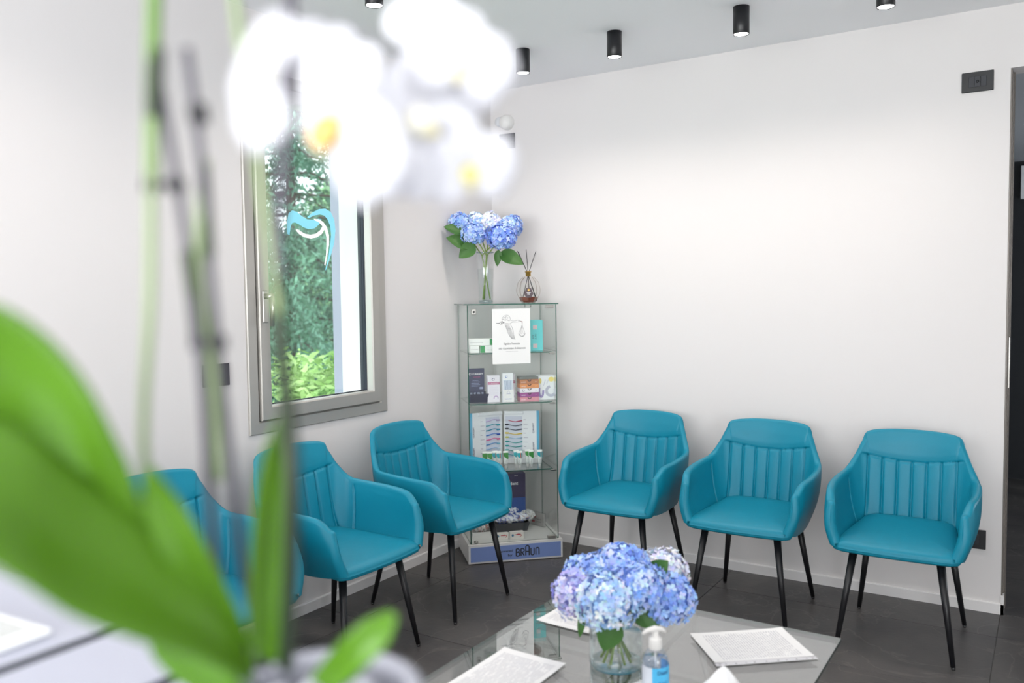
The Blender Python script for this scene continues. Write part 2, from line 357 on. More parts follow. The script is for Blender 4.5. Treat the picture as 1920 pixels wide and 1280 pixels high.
def tree(label, loc, h, w_, n, size, mt, seed, gaps=.0, droop=.4, group='trees outside the window'):
    rng = random.Random(seed); r = thing('tree', label, 'tree', loc, 0, group)
    mb = MB(); tr = MB()
    tr.tube([(0, 0, 0), (.05, .03, h*.4), (0, .05, h*.95)], [.16, .12, .03], 8, 0)
    for k in range(26):
        t = .12+.86*k/25; z = h*t; wd = w_*(1.05-t)**.7*(.8+.3*rng.random()); ang = rng.random()*6.28
        for q in range(4):
            a = ang+q*1.57+rng.random()*.5; e = Vector((cos(a)*wd, sin(a)*wd, z-.25*wd*droop*2))
            tr.tube([(0, 0, z), tuple(Vector((0, 0, z)).lerp(e, .6)+Vector((0, 0, .08))), tuple(e)], [.03, .02, .006], 4, 0)
            for s_ in (.35, .65, .95):
                if rng.random() < gaps*(.0 if t < .55 else 1.6): continue
                foliage(mb, Vector((0, 0, z)).lerp(e, s_), .42*(.6+.5*rng.random())*w_/2.2, n, size, rng, droop)
    tr.build('trunk', mat('bark', '4a4038', .9), r); mb.build('foliage', mt, r, kind='stuff')
M_f1 = leafmat('conifer_leaf', '2c5a48', '6b9c80'); M_f2 = leafmat('bright_leaf', '6f9c4c', 'a9c97c'); M_f3 = leafmat('mid_leaf', '5a8f62', '9cc494')
struct('ground', MB().box(-60, -40, -3.1, -.6, 60, -3.0), mat('lawn', '5d8a48', .9, bump=(8, .6, .05)))
tree('tall dark green conifer with gaps of sky seen through window', (-8.6, 6.3, -3), 10.5, 3.0, 210, .062, M_f1, 3, .3)
tree('paler green leafy tree behind the dark conifer outside', (-15.8, 8.4, -3), 8.4, 3.6, 120, .09, M_f3, 5, .1, .2)
tree('dense green tree far behind the conifer, toward the right of the pane', (-17.6, 17.0, -3), 8.2, 3.7, 130, .12, M_f3, 11, .15, .2)
for i, (x, y, z, r_, lb) in enumerate([(-2.6, 1.1, .25, .60, 'bright yellow green shrub low in the window at right'), (-3.7, 1.0, -.15, .60, 'lower bright green shrub beside the yellow green one')]):
    rng = random.Random(20+i); rt = thing('shrub', lb, 'shrub', (x, y, -3), 0, 'shrubs under the window'); mb = MB(); tr = MB()
    for k in range(16):
        a = rng.random()*6.28; e = Vector((cos(a)*r_*.6*rng.random(), sin(a)*r_*.6*rng.random(), 3+z+r_*(rng.random()*1.2-.3)))
        tr.tube([(0, 0, 0), (e.x*.4, e.y*.4, 2.0), tuple(e)], [.02, .014, .004], 5); foliage(mb, e, r_*.5, 110, .05, rng, -.1)
    tr.build('branches', mat('bark', ''), rt); mb.build('foliage', M_f2, rt, kind='stuff')

# ------------------------------------------------------------------ ceiling spots, sockets, sensor
M_lampg = mat('lamp_lens', 'ffffff', .3, emis=14)
lamp_labels = ['black ceiling spotlight nearest the corner, partly behind the orchid', 'black cylinder ceiling spotlight second from the corner along the right wall',
               'black cylinder ceiling spotlight third from the corner, fully in view', 'black ceiling spotlight cut by the frame edge near the doorway', 'black ceiling spotlight over the left row of chairs, cut off above']
lp = None
for i, (x, y) in enumerate(LAMPS):
    lb = lamp_labels[i] if i < 5 else 'black ceiling spotlight '+['above the chair at the far left', 'above the glass coffee table', 'in front of the doorway', 'near the side window, above the counter level', 'directly over the reception counter'][i-5]
    if lp is None:
        lp = thing('ceiling_spotlight', lb, 'ceiling light', (x, y, H), 0, 'black ceiling spotlights')
        MB().lathe([(.0, 0), (.035, 0), (.035, -.116), (.033, -.118), (.031, -.116), (.031, -.10)], 32).build('housing', M_black, lp)
        MB().lathe([(.031, -.105), (.031, -.112), (.029, -.116), (.0, -.117)], 32).build('lens', M_lampg, lp)
        q = lp
    else:
        q = copy_tree(lp); q['label'] = lb; q.location = (x, y, H)
def plate(name, label, M, wd, ht, n, cat='switch', hole=False):
    r = thing(name, label, cat); r.matrix_world = M
    MB().box(-wd/2, -.009, -ht/2, wd/2, 0, ht/2, bev=.002).build('cover_plate', M_blackp, r)
    for k in range(n):
        x = (k-(n-1)/2)*wd*.19
        b = MB().box(x-wd*.09, -.0115, -ht*.26, x+wd*.09, -.009, ht*.26, bev=.0008)
        b.build('rocker', mat('rocker_black', '2a2c33', .3), r)
    if hole: MB().lathe([(0, 0), (.006, 0), (.006, .002), (0, .002)], 16, M=Matrix.Translation((0, -.0115, 0)) @ Matrix.Rotation(R(90), 4, 'X')).build('jack', M_black, r)
LW = Matrix.Rotation(R(90), 4, 'Z')    # local -Y faces +X
plate('wall_switch', 'black light switch plate on the left wall beside the window', Matrix.Translation((0, -2.067, 1.152)) @ LW, .132, .092, 3)
plate('wall_socket', 'black socket plate high on the right wall near the doorway', Matrix.Translation((2.608, 0, 2.385)), .125, .088, 3, 'socket', True)
plate('wall_socket', 'black socket plate low behind the chair nearest the doorway', Matrix.Translation((2.61, 0, .33)), .125, .088, 3, 'socket')
r = thing('wall_sensor_box', 'small black box on the wall below the white alarm sensor', 'sensor', (.12, 0, 2.39))
MB().box(-.055, -.012, -.045, .055, 0, .045, bev=.003).build('cover_plate', M_blackp, r)
r = thing('alarm_sensor', 'white round two-lobed alarm sensor in the corner', 'sensor', (.105, 0, 2.50))
MB().lathe([(0, .05), (.03, .048), (.042, .035), (.045, .01), (.045, 0)], 24, M=Matrix.Translation((.02, 0, 0)) @ Matrix.Rotation(R(90), 4, 'X')).build('housing', M_white, r)
MB().lathe([(0, .03), (.02, .028), (.028, .02), (.03, 0)], 20, M=Matrix.Translation((-.035, 0, .01)) @ Matrix.Rotation(R(90), 4, 'X')).build('lens_dome', mat('pearl_plastic', 'd8dade', .3), r)

# ------------------------------------------------------------------ teal tub chairs
def leather():
    mt = bpy.data.materials.new('teal_leather'); mt.use_nodes = True; nt = mt.node_tree; N = nt.nodes; L = nt.links; b = N['Principled BSDF']
    b.inputs['Base Color'].default_value = srgb('08809a'); b.inputs['Roughness'].default_value = .43; b.inputs['Specular IOR Level'].default_value = .36
    tc = N.new('ShaderNodeTexCoord'); v = N.new('ShaderNodeTexVoronoi'); v.inputs['Scale'].default_value = 420; n = N.new('ShaderNodeTexNoise'); n.inputs['Scale'].default_value = 9; n.inputs['Detail'].default_value = 3
    L.new(tc.outputs['Object'], v.inputs['Vector']); L.new(tc.outputs['Object'], n.inputs['Vector'])
    b1 = N.new('ShaderNodeBump'); b1.inputs['Strength'].default_value = .12; b1.inputs['Distance'].default_value = .001; L.new(v.outputs['Distance'], b1.inputs['Height'])
    b2 = N.new('ShaderNodeBump'); b2.inputs['Strength'].default_value = .3; b2.inputs['Distance'].default_value = .006; L.new(n.outputs[0], b2.inputs['Height']); L.new(b1.outputs[0], b2.inputs['Normal']); L.new(b2.outputs[0], b.inputs['Normal'])
    return mt
M_teal = leather()
SB = [(.243,-.245,.425), (.246,-.20,.415), (.246,-.10,.408), (.238,.03,.405), (.222,.125,.405), (.190,.185,.405), (.145,.212,.405), (.095,.222,.405), (.048,.226,.405), (0,.228,.405)]
ST = [(.262,-.222,.585), (.276,-.170,.622), (.288,-.06,.634), (.284,.07,.642), (.268,.163,.656), (.238,.212,.710), (.212,.241,.770), (.188,.260,.815), (.108,.282,.829), (0,.292,.832)]
SB += [(-x, y, z) for x, y, z in (SB[8], SB[7])]; ST += [(-x, y, z) for x, y, z in (ST[8], ST[7])]
SEAM = 3.65
def SS(q):
    q = max(0, min(1, q)); return q*q*(3-2*q)
def shell_pt(s, v):
    b = Vector(catmull(SB, s)); t = Vector(catmull(ST, s)); p = b.lerp(t, v)
    d = 0.0
    e = .35
    b2 = Vector(catmull(SB, s+e)); t2 = Vector(catmull(ST, s+e)); b1 = Vector(catmull(SB, max(s-e, 0))); t1 = Vector(catmull(ST, max(s-e, 0)))
    tg = (b2.lerp(t2, v)-b1.lerp(t1, v)); tg.z = 0
    if tg.length < 1e-7: tg = Vector((-1, 0, 0))
    tg.normalize(); n = Vector((-tg.y, tg.x, 0))          # inward
    if n.dot(Vector((-p.x, -.05-p.y, 0))) < 0: n = -n
    p -= n*sin(pi*v)*(.016-.009*SS((s-3)/4))
    return p, n, tg, (t-b).normalized()
def seam_z(x): return .700+.030*(abs(x)/.2)**2
def th_at(s, v):
    base = .050-.016*SS((s-2.2)/3.5)
    return base*(1-.30*v**3)
def inner_disp(p, s):
    d = 0
    if s > SEAM:
        sz = seam_z(p.x)
        if p.z < sz:
            k = round(p.x/.059); k = max(-3, min(3, k)); dx = p.x-k*.059
            fade = min(1, max(0, (p.z-.44)/.03))
            d -= .0075*math.exp(-(dx/.0042)**2)
            c = abs((p.x/.059) % 1-.5)*2      # 0 mid-channel .. 1 groove
            if abs(p.x) < .177: d += .004*(1-c*c)
        else: d += .004*min(1, (p.z-sz)/.03)
        d -= .006*math.exp(-((p.z-sz)/.0035)**2)
    d -= .006*math.exp(-((s-SEAM)/.05)**2)
    d += .002*sin(pi*min(1, max(0, (s)/SEAM)))*(s < SEAM)
    return d
def section(s, sgn, k=1.0, fwd=0.0):
    out = []
    NO, NR, NI = 12, 7, 64
    for i in range(NO+1):
        v = i/NO; p, n, tg, up = shell_pt(s, v); th = th_at(s, v); p = p+n*th*.5*(1-k)-tg*fwd*th*.5
        out.append(p)
    p, n, tg, up = shell_pt(s, 1); th = th_at(s, 1)
    for i in range(1, NR):
        a = pi*i/NR; c = p+n*th*.5-tg*fwd*th*.5
        out.append(c - n*cos(a)*th*.5*k + up*sin(a)*th*.5*k)
    for i in range(NI+1):
        v = 1-i/NI*.93; p, n, tg, up = shell_pt(s, v); th = th_at(s, v)
        q = p+n*th*(.5+.5*k)-tg*fwd*th*.5
        if k == 1: q = q+n*inner_disp(q, s)*(lambda q: q*q*(3-2*q))(min(1, i/9))
        out.append(q)
    return [Vector((q.x*sgn, q.y, q.z)) for q in out]
def make_chair():
    r = thing('tub_chair', '', 'chair', (0, 0, 0), 0, 'teal tub chairs')
    NB = 150
    ss = [SEAM+(9-SEAM)*(i/NB)**1.15 for i in range(NB+1)]
    rs = [section(s, 1) for s in ss]; rs += [section(s, -1) for s in reversed(ss[:-1])]
    mb = MB().rings(rs, closed=False)
    mb.build('backrest', M_teal, r)
    for sg in (1, -1):
        ss = [SEAM*(1-(1-i/56)**1.6) for i in range(57)]
        rs = []
        for a in (85, 65, 45, 25, 10): rs.append(section(0, sg, cos(R(a)), sin(R(a))))
        rs += [section(s, sg) for s in ss]
        mb = MB().rings(rs, closed=False)
        n = len(rs[0]); mb.add(rs[0], [tuple(range(n))])
        mb.build('armrest', M_teal, r)
    # seat cushion
    def outline(ins):
        pts = []; fw, bw, yf, yb = .236-ins, .190-ins, -.262+ins, .19-ins; rc = max(.008, .03-ins*.3)
        cs = [(fw, yf, 0), (bw, yb, 1), (-bw, yb, 2), (-fw, yf, 3)]
        def bul(x, y, f):
            return (x, y - f*.018*(1-(x/.24)**2)) if f > 0 else (x, y+.024*(1-(x/.2)**2))
        n = 16
        for k in range(n): # front edge left->right
            x = -fw+rc+(2*fw-2*rc)*k/(n-1); pts.append(bul(x, yf, 1))
        for k in range(1, 5): a = -pi/2+pi/2*k/5; pts.append((fw-rc+rc*cos(a), yf+rc+rc*sin(a)))
        for k in range(8): t = k/7; pts.append((fw+(bw-fw)*t, yf+rc+(yb-yf-2*rc)*t))
        for k in range(1, 5): a = pi/2*k/5; pts.append((bw-rc+rc*cos(a), yb-rc+rc*sin(a)))
        for k in range(n): x = bw-rc-(2*bw-2*rc)*k/(n-1); pts.append(bul(x, yb, -1))
        for k in range(1, 5): a = pi/2+pi/2*k/5; pts.append((-bw+rc+rc*cos(a), yb-rc+rc*sin(a)))
        for k in range(8): t = k/7; pts.append((-bw-(fw-bw)*t, yb-rc-(yb-yf-2*rc)*t))
        for k in range(1, 5): a = pi+pi/2*k/5; pts.append((-fw+rc+rc*cos(a), yf+rc+rc*sin(a)))
        return pts
    rs = []
    for ins, z in [(.16, .400), (.05, .400), (.018, .402), (.004, .410), (.001, .418), (.003, .4215), (-.003, .424), (.002, .427), (.0015, .436), (.006, .446), (.016, .456), (.034, .463), (.06, .468), (.1, .472), (.15, .474), (.178, .4745)]:
        o = outline(ins); rs.append([(x, y, z+max(0, (z-.40)/.075)*(y*.055+.002)-.0*abs(x)) for x, y in o])
    MB().rings(rs).build('seat', M_teal, r)
    MB().box(-.15, -.17, .388, .15, .17, .401, bev=.003).build('under_frame', M_black, r)
    for sx in (-1, 1):
        for sy in (-1, 1):
            lg = MB().tube([(sx*.160, sy*.175-.01, .402), (sx*.215, sy*.245, .010)], [.0165, .0092], 18).build('leg', M_black, r)
            MB().lathe([(0, 0), (.007, 0), (.008, .003), (.0075, .012), (0, .012)], 14, center=(sx*.2155, sy*.2455)).build('glide', mat('glide_plastic', '2b2b2c', .3), lg)
    return r
c0 = make_chair()
chairs = [(2.395, -.495, 0, 'teal leather tub chair at the right, nearest the doorway'), (1.752, -.470, 0, 'teal leather tub chair in the middle of the right wall row'),
          (1.100, -.440, 0, 'teal leather tub chair against the right wall, beside the glass showcase'), (.440, -1.147, 90, 'teal leather tub chair under the window side, beside the glass showcase'),
          (.445, -1.845, 90, 'teal leather tub chair below the window, middle of left row'), (.445, -2.52, 90, 'teal leather tub chair at far left, mostly behind the orchid leaves')]
for i, (x, y, a, lb) in enumerate(chairs):
    o = c0 if i == 0 else copy_tree(c0)
    o.location = (x, y, 0); o.rotation_euler = (0, 0, R(a)); o['label'] = lb

# ------------------------------------------------------------------ glass corner showcase
G_pane = glass('showcase_glass', (.982, .994, .988), .035); M_edge = mat('green_glass_edge', '1f5a4c', .15, spec=.8)
SC = thing('glass_showcase', 'glass corner display cabinet on a white base with blue panel', 'display cabinet', (0, 0, 0), R(45))
pent = [(-.283, -.642), (.247, -.642), (.247, -.262), (-.018, -.012), (-.283, -.298)]
pent = [(-.283, -.642), (.247, -.642), (.247, -.275), (-.010, -.018), (-.283, -.291)]
MB().prism(pent, .004, .107).build('base', M_white, SC)
fp = MB().box(-.272, -.6445, .014, .237, -.642, .094).build('front_panel', mat('periwinkle_panel', '7d95cf', .45), SC)
br = MB(); Wd = .0062
def stroke(pts, ox, sx=1, sz=1, oz=.030): br.ribbon([(ox+x*sx, oz+z*sz) for x, z in pts], Wd, -.6447)
def arc(cx, cz, r, a0, a1, n=6): return [(cx+r*cos(R(a0+(a1-a0)*k/n)), cz+r*sin(R(a0+(a1-a0)*k/n))) for k in range(n+1)]
hB = .040
stroke([(0, 0), (0, hB)], -.018); stroke([(0, hB)] + arc(.0085, hB-.009, .009, 90, -90) + [(0, hB-.019)], -.018, oz=.0305); stroke([(0, .021)] + arc(.0095, .0105, .0105, 90, -90) + [(0, 0)], -.018)
stroke([(0, 0), (0, hB)], .009); stroke([(0, hB)] + arc(.0085, hB-.010, .010, 90, -90) + [(0, hB-.020)], .009); stroke([(.006, .020), (.0175, 0)], .009)
stroke([(0, 0), (0, .046)] + arc(.0095, .046, .0095, 180, 0, 8) + [(.019, 0)], .036); stroke([(0, .022), (.019, .022)], .036)
stroke([(0, hB), (0, .009)] + arc(.009, .009, .009, 180, 360, 8) + [(.018, hB)], .065)
stroke([(0, 0), (0, hB-.009)] + arc(.009, hB-.009, .009, 180, 0, 8) + [(.018, 0)], .093)
br.build('lettering', M_ink, fp)
MB().text('powered', -.076, .061, .078, .019, -.6446, bold=.012).text('by', -.052, .037, .024, .018, -.6446, bold=.012).build('small_lettering', M_ink, fp)
GL = [(-.268, -.624), (.230, -.624), (.230, -.270), (-.010, -.040), (-.268, -.290)]
def sheet(p, q, z0, z1, name, parent, t=.005, edge=True):
    p = Vector((*p, 0)); q = Vector((*q, 0)); d = (q-p); L_ = d.length; ang = math.atan2(d.y, d.x)
    Mx = Matrix.Translation((p.x, p.y, 0)) @ Matrix.Rotation(ang, 4, 'Z')
    mb = MB(); vs = [(x, y, z) for z in (z0, z1) for y in (0, t) for x in (0, L_)]
    mb.add(vs, [(0, 1, 5, 4), (2, 6, 7, 3)], 0, False, None, Mx); mb.add(vs, [(0, 2, 3, 1), (4, 5, 7, 6), (0, 4, 6, 2), (1, 3, 7, 5)], 1, False, None, Mx)
    return mb.build(name, [G_pane, M_edge if edge else G_pane], parent)
ZT = 1.418
for k in range(5):
    sheet(GL[k], GL[(k+1) % 5], .108, ZT-.005, 'glass_door' if k == 0 else 'glass_panel', SC, edge=k not in (2, 3))
def gl_plate(poly, z, t, name): return MB().prism(poly, z-t, z, 0, 1).build(name, [G_pane, M_edge], SC)
gl_plate([(-.288, -.640), (.238, -.640), (.238, -.268), (-.010, -.022), (-.288, -.288)], ZT+.002, .006, 'glass_top')
SH = [(-.255, -.610), (.205, -.610), (.205, -.275), (-.010, -.062), (-.255, -.288)]
Z1, Z2, Z3 = 1.152, .875, .500
for z in (Z1, Z2, Z3): gl_plate(SH, z, .006, 'glass_shelf')
for z in (Z1, Z2, Z3):
    for x in (-.262, .224):
        MB().lathe([(0, 0), (.005, 0), (.005, .012), (0, .012)], 10, M=Matrix.Translation((x, -.60, z-.012)) @ Matrix.Rotation(R(90 if x < 0 else -90), 4, 'Y')).build('shelf_pin', M_steel, SC)
    MB().box(.19, -.622, z-.014, .215, -.606, z-.003, bev=.002).build('shelf_clip', M_steel, SC)
MB().box(-.246, -.636, 1.362, -.220, -.622, 1.392, bev=.003).build('lock', M_steel, SC)
MB().lathe([(0, 0), (.006, 0), (.006, .003), (0, .003)], 14, M=Matrix.Translation((-.233, -.636, 1.377)) @ Matrix.Rotation(R(90), 4, 'X')).build('keyhole', M_black, SC)
MB().box(.165, -.634, 1.392, .212, -.620, 1.408, bev=.002).build('hinge', M_steel, SC)
MB().box(.165, -.634, .110, .212, -.618, .128, bev=.002).build('hinge', M_steel, SC)
MB().lathe([(0, 0), (.011, 0), (.011, .012), (0, .013)], 16, center=(-.235, -.606), M=Matrix.Translation((0, 0, .108))).build('door_stop', M_steel, SC)
for x in (.105, .14):
    MB().tube([(x, -.4, 1.413), (x, -.4, 1.395)], .004, 8).build('top_pin', M_steel, SC)
SM = Matrix.Rotation(R(45), 4, 'Z')
def sthing(name, label, cat, loc, rz=0, group=None):
    p = SM @ Vector(loc); return thing(name, label, cat, p, R(45)+rz, group)
# notice taped outside the door
nt_ = sthing('paper_notice', 'white paper notice with a stork drawing taped on the showcase glass', 'notice', (-.026, -.6255, 1.092))
MB().box(-.106, -.0012, 0, .106, -.0002, .300).build('sheet', M_paper, nt_)
kx = .212/360
def nx(px, py): return ((px-585)*kx, .300-(py-193)*kx)
dr = MB()
def ln(pts, w_=.0011, mi=0): dr.ribbon([nx(*p) for p in pts], w_, -.0012, mi=mi)
ln([(497,292),(503,275),(515,262),(530,254),(545,250),(562,258),(572,270),(578,290),(572,302)]); ln([(497,292),(512,288),(528,300),(545,292),(560,303),(572,302)], .0014)
ln([(512,285),(525,270)]); ln([(528,296),(538,268)]); ln([(545,290),(555,270)]); ln([(520,278),(545,258)])
ln([(500,300),(508,322),(530,334),(560,336),(580,326),(592,318),(620,318),(650,316),(664,310)]); ln([(580,298),(600,306),(630,304),(648,297),(660,298),(667,306)])
ln([(475,325),(486,312),(500,308),(512,320),(500,332),(486,335),(475,325)], .0018); ln([(445,325),(475,325)], .003); ln([(488,318),(500,328)], .002); ln([(490,330),(502,316)], .002)
ln([(508,322),(520,318)],.003); ln([(530,330),(560,330)], .0022)
ln([(666,306),(692,314)], .0016); ln([(664,310),(692,315)], .0012); ln([(652,302),(656,304)], .0022)
ln([(525,340),(535,362),(545,392),(555,420),(572,450),(590,470),(600,472)]); ln([(575,340),(592,362),(601,390),(606,425),(612,452),(622,480)])
for k in range(8):
    a = k/8; ln([(530+40*a, 345+4*a), (552+42*a, 395+a*6), (575+40*a, 448+a*10), (592+30*a, 470+a*8)], .0006)
ln([(545,392),(560,372),(580,380),(601,390)], .0008)
ln([(690,316),(689,352)]); ln([(689,350),(668,395),(656,420),(664,440),(684,450),(704,444),(714,425),(706,395),(689,350)]); ln([(689,350),(675,400),(672,430)], .0006); ln([(689,350),(692,400),(700,430)], .0006)
ln([(656,422),(666,442),(686,452),(706,445),(715,424)], .0024); ln([(680,352),(684,395),(680,430)], .0005)
ln([(676,312),(690,314)], .002, 1); ln([(688,316),(688,330)], .001, 1)
dr.build('stork_drawing', [mat('pencil_grey', '4a4a50', .8), mat('red_ink', 'b04444', .7)], nt_)
tx = MB(); a, b = nx(588, 518); tx.text("Segnalare l'eventuale", a, b, .090, .0145, -.0012, bold=.006)
a, b = nx(592, 560); tx.text('stato di gravidanza o di allattamento', a, b, .150, .0155, -.0012, bold=.006)
tx.build('notice_text', M_ink, nt_)
a, b = nx(590, 587); MB().text('e non esitate a chiedere informazioni', a, b, .068, .003, -.0012).build('small_text', M_grey, nt_) if False else None
sm = MB()
for k in range(16): sm.box(a-.034+k*.0043, -.0016, b-.0007, a-.034+k*.0043+.0028*(1 if k % 3 else .6), -.0012, b+.0007)
sm.build('small_print', M_grey, nt_)

# generic carton; dims w,d,h ; front faces local -Y
def carton(label, loc, w_, d, h, col, rz=0, deco=None, cat='box', group=None, name='carton', side=None):
    r = sthing(name, label, cat, loc, rz, group)
    MB().box(-w_/2, -d/2, 0, w_/2, d/2, h, bev=.0012).build('box_body', mat('card_'+col, col, .45), r)
    if deco: deco(r, w_, d, h)
    return r
def patch(r, x0, z0, x1, z1, col, d, name='print_patch', t=.0006):
    return MB().box(x0, -d/2-t, z0, x1, -d/2, z1).build(name, mat('print_'+col, col, .5), r)
def dots(r, x0, z, n, step, d, col='8c8c94', s=.003):
    mb = MB()
    for k in range(n): mb.box(x0+k*step, -d/2-.0006, z, x0+k*step+s, -d/2, z+s)
    mb.build('printed_dots', mat('print_'+col, col, .5), r)
def lines(r, x0, x1, zs, d, col='b9b9c4', h=.0012, y=None):
    mb = MB()
    for z in zs: mb.box(x0, -d/2-.0006, z, x1, -d/2, z+h)
    mb.build('printed_lines', mat('print_'+col, col, .5), r)
G1 = 'cartons on the showcase shelves'
# shelf 1
def d1(r, w_, d, h): dots(r, -w_/2+.008, h*.38, 9, .008, d); patch(r, w_/2-.016, .001, w_/2-.001, h-.001, '2f9a57', d)
carton('white carton with green end lying on top of two on upper shelf', (-.188, -.56, Z1+.042), .130, .055, .036, 'f2f4f1', 0, d1, group=G1)
def d1b(r, w_, d, h): dots(r, -w_/2+.006, h*.45, 6, .007, d); patch(r, w_/2-.002, .001, w_/2-.0005, h-.001, '2f9a57', d)
carton('small white dotted carton at left end of upper shelf', (-.222, -.56, Z1+.001), .052, .055, .040, 'f2f4f1', 0, d1b, group=G1)
def d1c(r, w_, d, h): dots(r, -w_/2+.036, h*.35, 7, .008, d); patch(r, -w_/2+.0005, .001, -w_/2+.026, h-.001, '2f9a57', d)
carton('white carton with green left band on upper shelf, half behind the notice', (-.140, -.56, Z1+.001), .104, .055, .040, 'f2f4f1', 0, d1c, group=G1)
def d2(r, w_, d, h):
    for x in (-.012, ):
        patch(r, x, h*.70, x+.024, h*.84, 'd9c3c6', d); patch(r, x, h*.10, x+.024, h*.24, 'd9c3c6', d)
    patch(r, -w_/2, h*.70, -w_/2+.006, h*.84, 'd9c3c6', d); patch(r, -w_/2, h*.10, -w_/2+.006, h*.24, 'd9c3c6', d)
    MB().text('JUKI', .004, h*.46, .030, .012, -d/2, rot=R(90)).text('AVX', -.012, h*.46, .024, .010, -d/2, rot=R(90)).build('lettering', mat('print_darkteal', '2c5560', .5), r)
    MB().box(-w_/2-.0004, -d/2-.0004, 0, -w_/2+.0006, d/2, h).build('fold_line', mat('print_teald', '46b4bb', .5), r)
carton('tall turquoise carton with pale pink squares beside the notice', (.128, -.50, Z1+.001), .088, .09, .172, '62cfd3', 0, d2, group=G1)
carton('second turquoise carton standing behind the notice', (.040, -.49, Z1+.001), .080, .09, .172, '62cfd3', 0, d2, group=G1)
# shelf 2
def logoC(mb, x, z, s, d):
    mb.ribbon([(x+s*cos(R(a)), z+s*sin(R(a))) for a in range(60, 301, 30)], s*.6, -d/2)
    for q in (-.6, .6): mb.box(x+s*1.1, -d/2-.0006, z+q*s-s*.3, x+s*1.7, -d/2, z+q*s+s*.3)
dk = sthing('leaflet_dispenser', 'dark navy counter display box with a tray of sachets', 'display box', (-.203, -.52, Z2+.001))
MB().box(-.046, .012, 0, .046, .018, .186, bev=.001).box(-.046, -.02, 0, -.044, .018, .06).box(.044, -.02, 0, .046, .018, .06).build('back_card', mat('navy_card', '222c52', .4), dk)
MB().add([(-.046, -.03, 0), (.052, -.03, 0), (.058, -.055, .05), (-.046, -.055, .05), (-.046, .012, 0), (.052, .012, 0), (.058, .012, .05), (-.046, .012, .05)], [(0, 1, 2, 3), (4, 5, 1, 0), (1, 5, 6, 2), (0, 3, 7, 4)]).build('tray', mat('navy_tray', '1d2547', .45), dk)
mb = MB(); logoC(mb, -.036, .155, .0048, -.024); mb.text('CURASEPT', .009, .155, .062, .010, .012, bold=.02); mb.build('brand_lettering', mat('white_ink', 'f0f0f4', .5), dk)
MB().text('DAYCARE', .003, .138, .040, .006, .012, bold=.01).build('pink_lettering', mat('pink_ink', 'c04a86', .5), dk)
mb = MB()
for k, (a, b) in enumerate([(-.02, .012), (-.026, .02), (-.028, .015), (-.028, .022), (-.028, .01)]): mb.box(a, .0114, .118-k*.008, b, .012, .120-k*.008)
mb.box(.018, .0114, .07, .038, .012, .082); mb.build('printed_lines', mat('pale_print', '9aa4c6', .5), dk)
for k in range(9):
    MB().box(-.004, -.001, 0, .004, .001, .055, M=Matrix.Translation((-.036+.009*k, -.03+.006*(k % 3), .004)) @ Matrix.Rotation(R(random.uniform(-14, 14)), 4, 'Y') @ Matrix.Rotation(R(12), 4, 'X')).build('sachet', mat('sachet_foil', 'aab4cc', .3, metal=.3), dk)
def d3(r, w_, d, h):
    mb = MB(); logoC(mb, -.004, h-.022, .0055, d); mb.build('emblem', mat('navy_ink', '2d3263', .5), r)
    b = patch(r, -w_/2+.001, h*.66, w_/2-.001, h*.75, 'b4447c', d)
    MB().text('CURASEPT', 0, h*.705, w_*.85, h*.045, -d/2-.0006).build('lettering', mat('white_ink', ''), b)
    lines(r, -w_/2+.006, w_/2-.006, [h*.60-k*.006 for k in range(9)], d, 'd4cfdf'); 
    mb = MB(); mb.ribbon([(.012+.011*cos(R(a)), .024+.011*sin(R(a))) for a in range(-20, 210, 20)], .005, -d/2); mb.build('swirl', mat('mauve_ink', 'b79ac8', .5), r)
carton('white and mauve mouth care carton right of the navy display', (-.116, -.545, Z2+.001), .068, .045, .150, 'e9e6ee', 0, d3, group=G1)
carton('white and mauve carton half hidden behind the leaflet pocket', (-.018, -.515, Z2+.001), .062, .045, .152, 'e9e6ee', 0, d3, group=G1)
def d4(r, w_, d, h):
    mb = MB(); logoC(mb, -.010, h-.020, .0045, d); mb.build('emblem', mat('blue_ink', '2c64b4', .5), r)
    patch(r, -w_/2+.004, h*.42, w_/2-.004, h*.76, 'c9d3e0', d); 
    for k in range(5): MB().ribbon([(-.018+.008*k, h*.74), (-.014+.007*k, h*.55), (-.012+.006*k, h*.42)], .0022, -d/2-.0007).build('brush_print', mat('print_8494b4', '8494b4', .4), r)
    pk = MB().box(-w_/2+.004, -d/2-.008, .002, w_/2+.002, -d/2-.0065, h*.44, M=Matrix.Identity(4)).build('front_leaflet', M_paper, r)
    MB().ribbon([(-.018, h*.12), (.018, h*.12)], .003, -d/2-.008).ribbon([(-.01, h*.30), (.012, h*.30)], .002, -d/2-.008).ribbon([(-.018+.018*k/6+.009, h*.30+.016*sin(pi*k/6)) for k in range(7)], .001, -d/2-.008).build('leaflet_print', mat('print_7c86b8', '7c86b8', .5), pk)
carton('white brush carton with blue emblem and a leaflet leaning on it', (-.040, -.572, Z2+.001), .060, .03, .162, 'f0f2f5', 0, d4, group=G1)
stk = [('d6909e', 'PINK'), ('9c4a90', 'VIOLET'), ('eceaf0', ''), ('e0935a', 'ORANGE'), ('b9784e', 'GOLD')]
nm = ['pink bottom drawer box of the small stack', 'purple drawer box second from bottom of the small stack', 'white drawer box in the middle of the small stack', 'orange drawer box above the white one in the stack', 'brown drawer box at the top of the small stack']
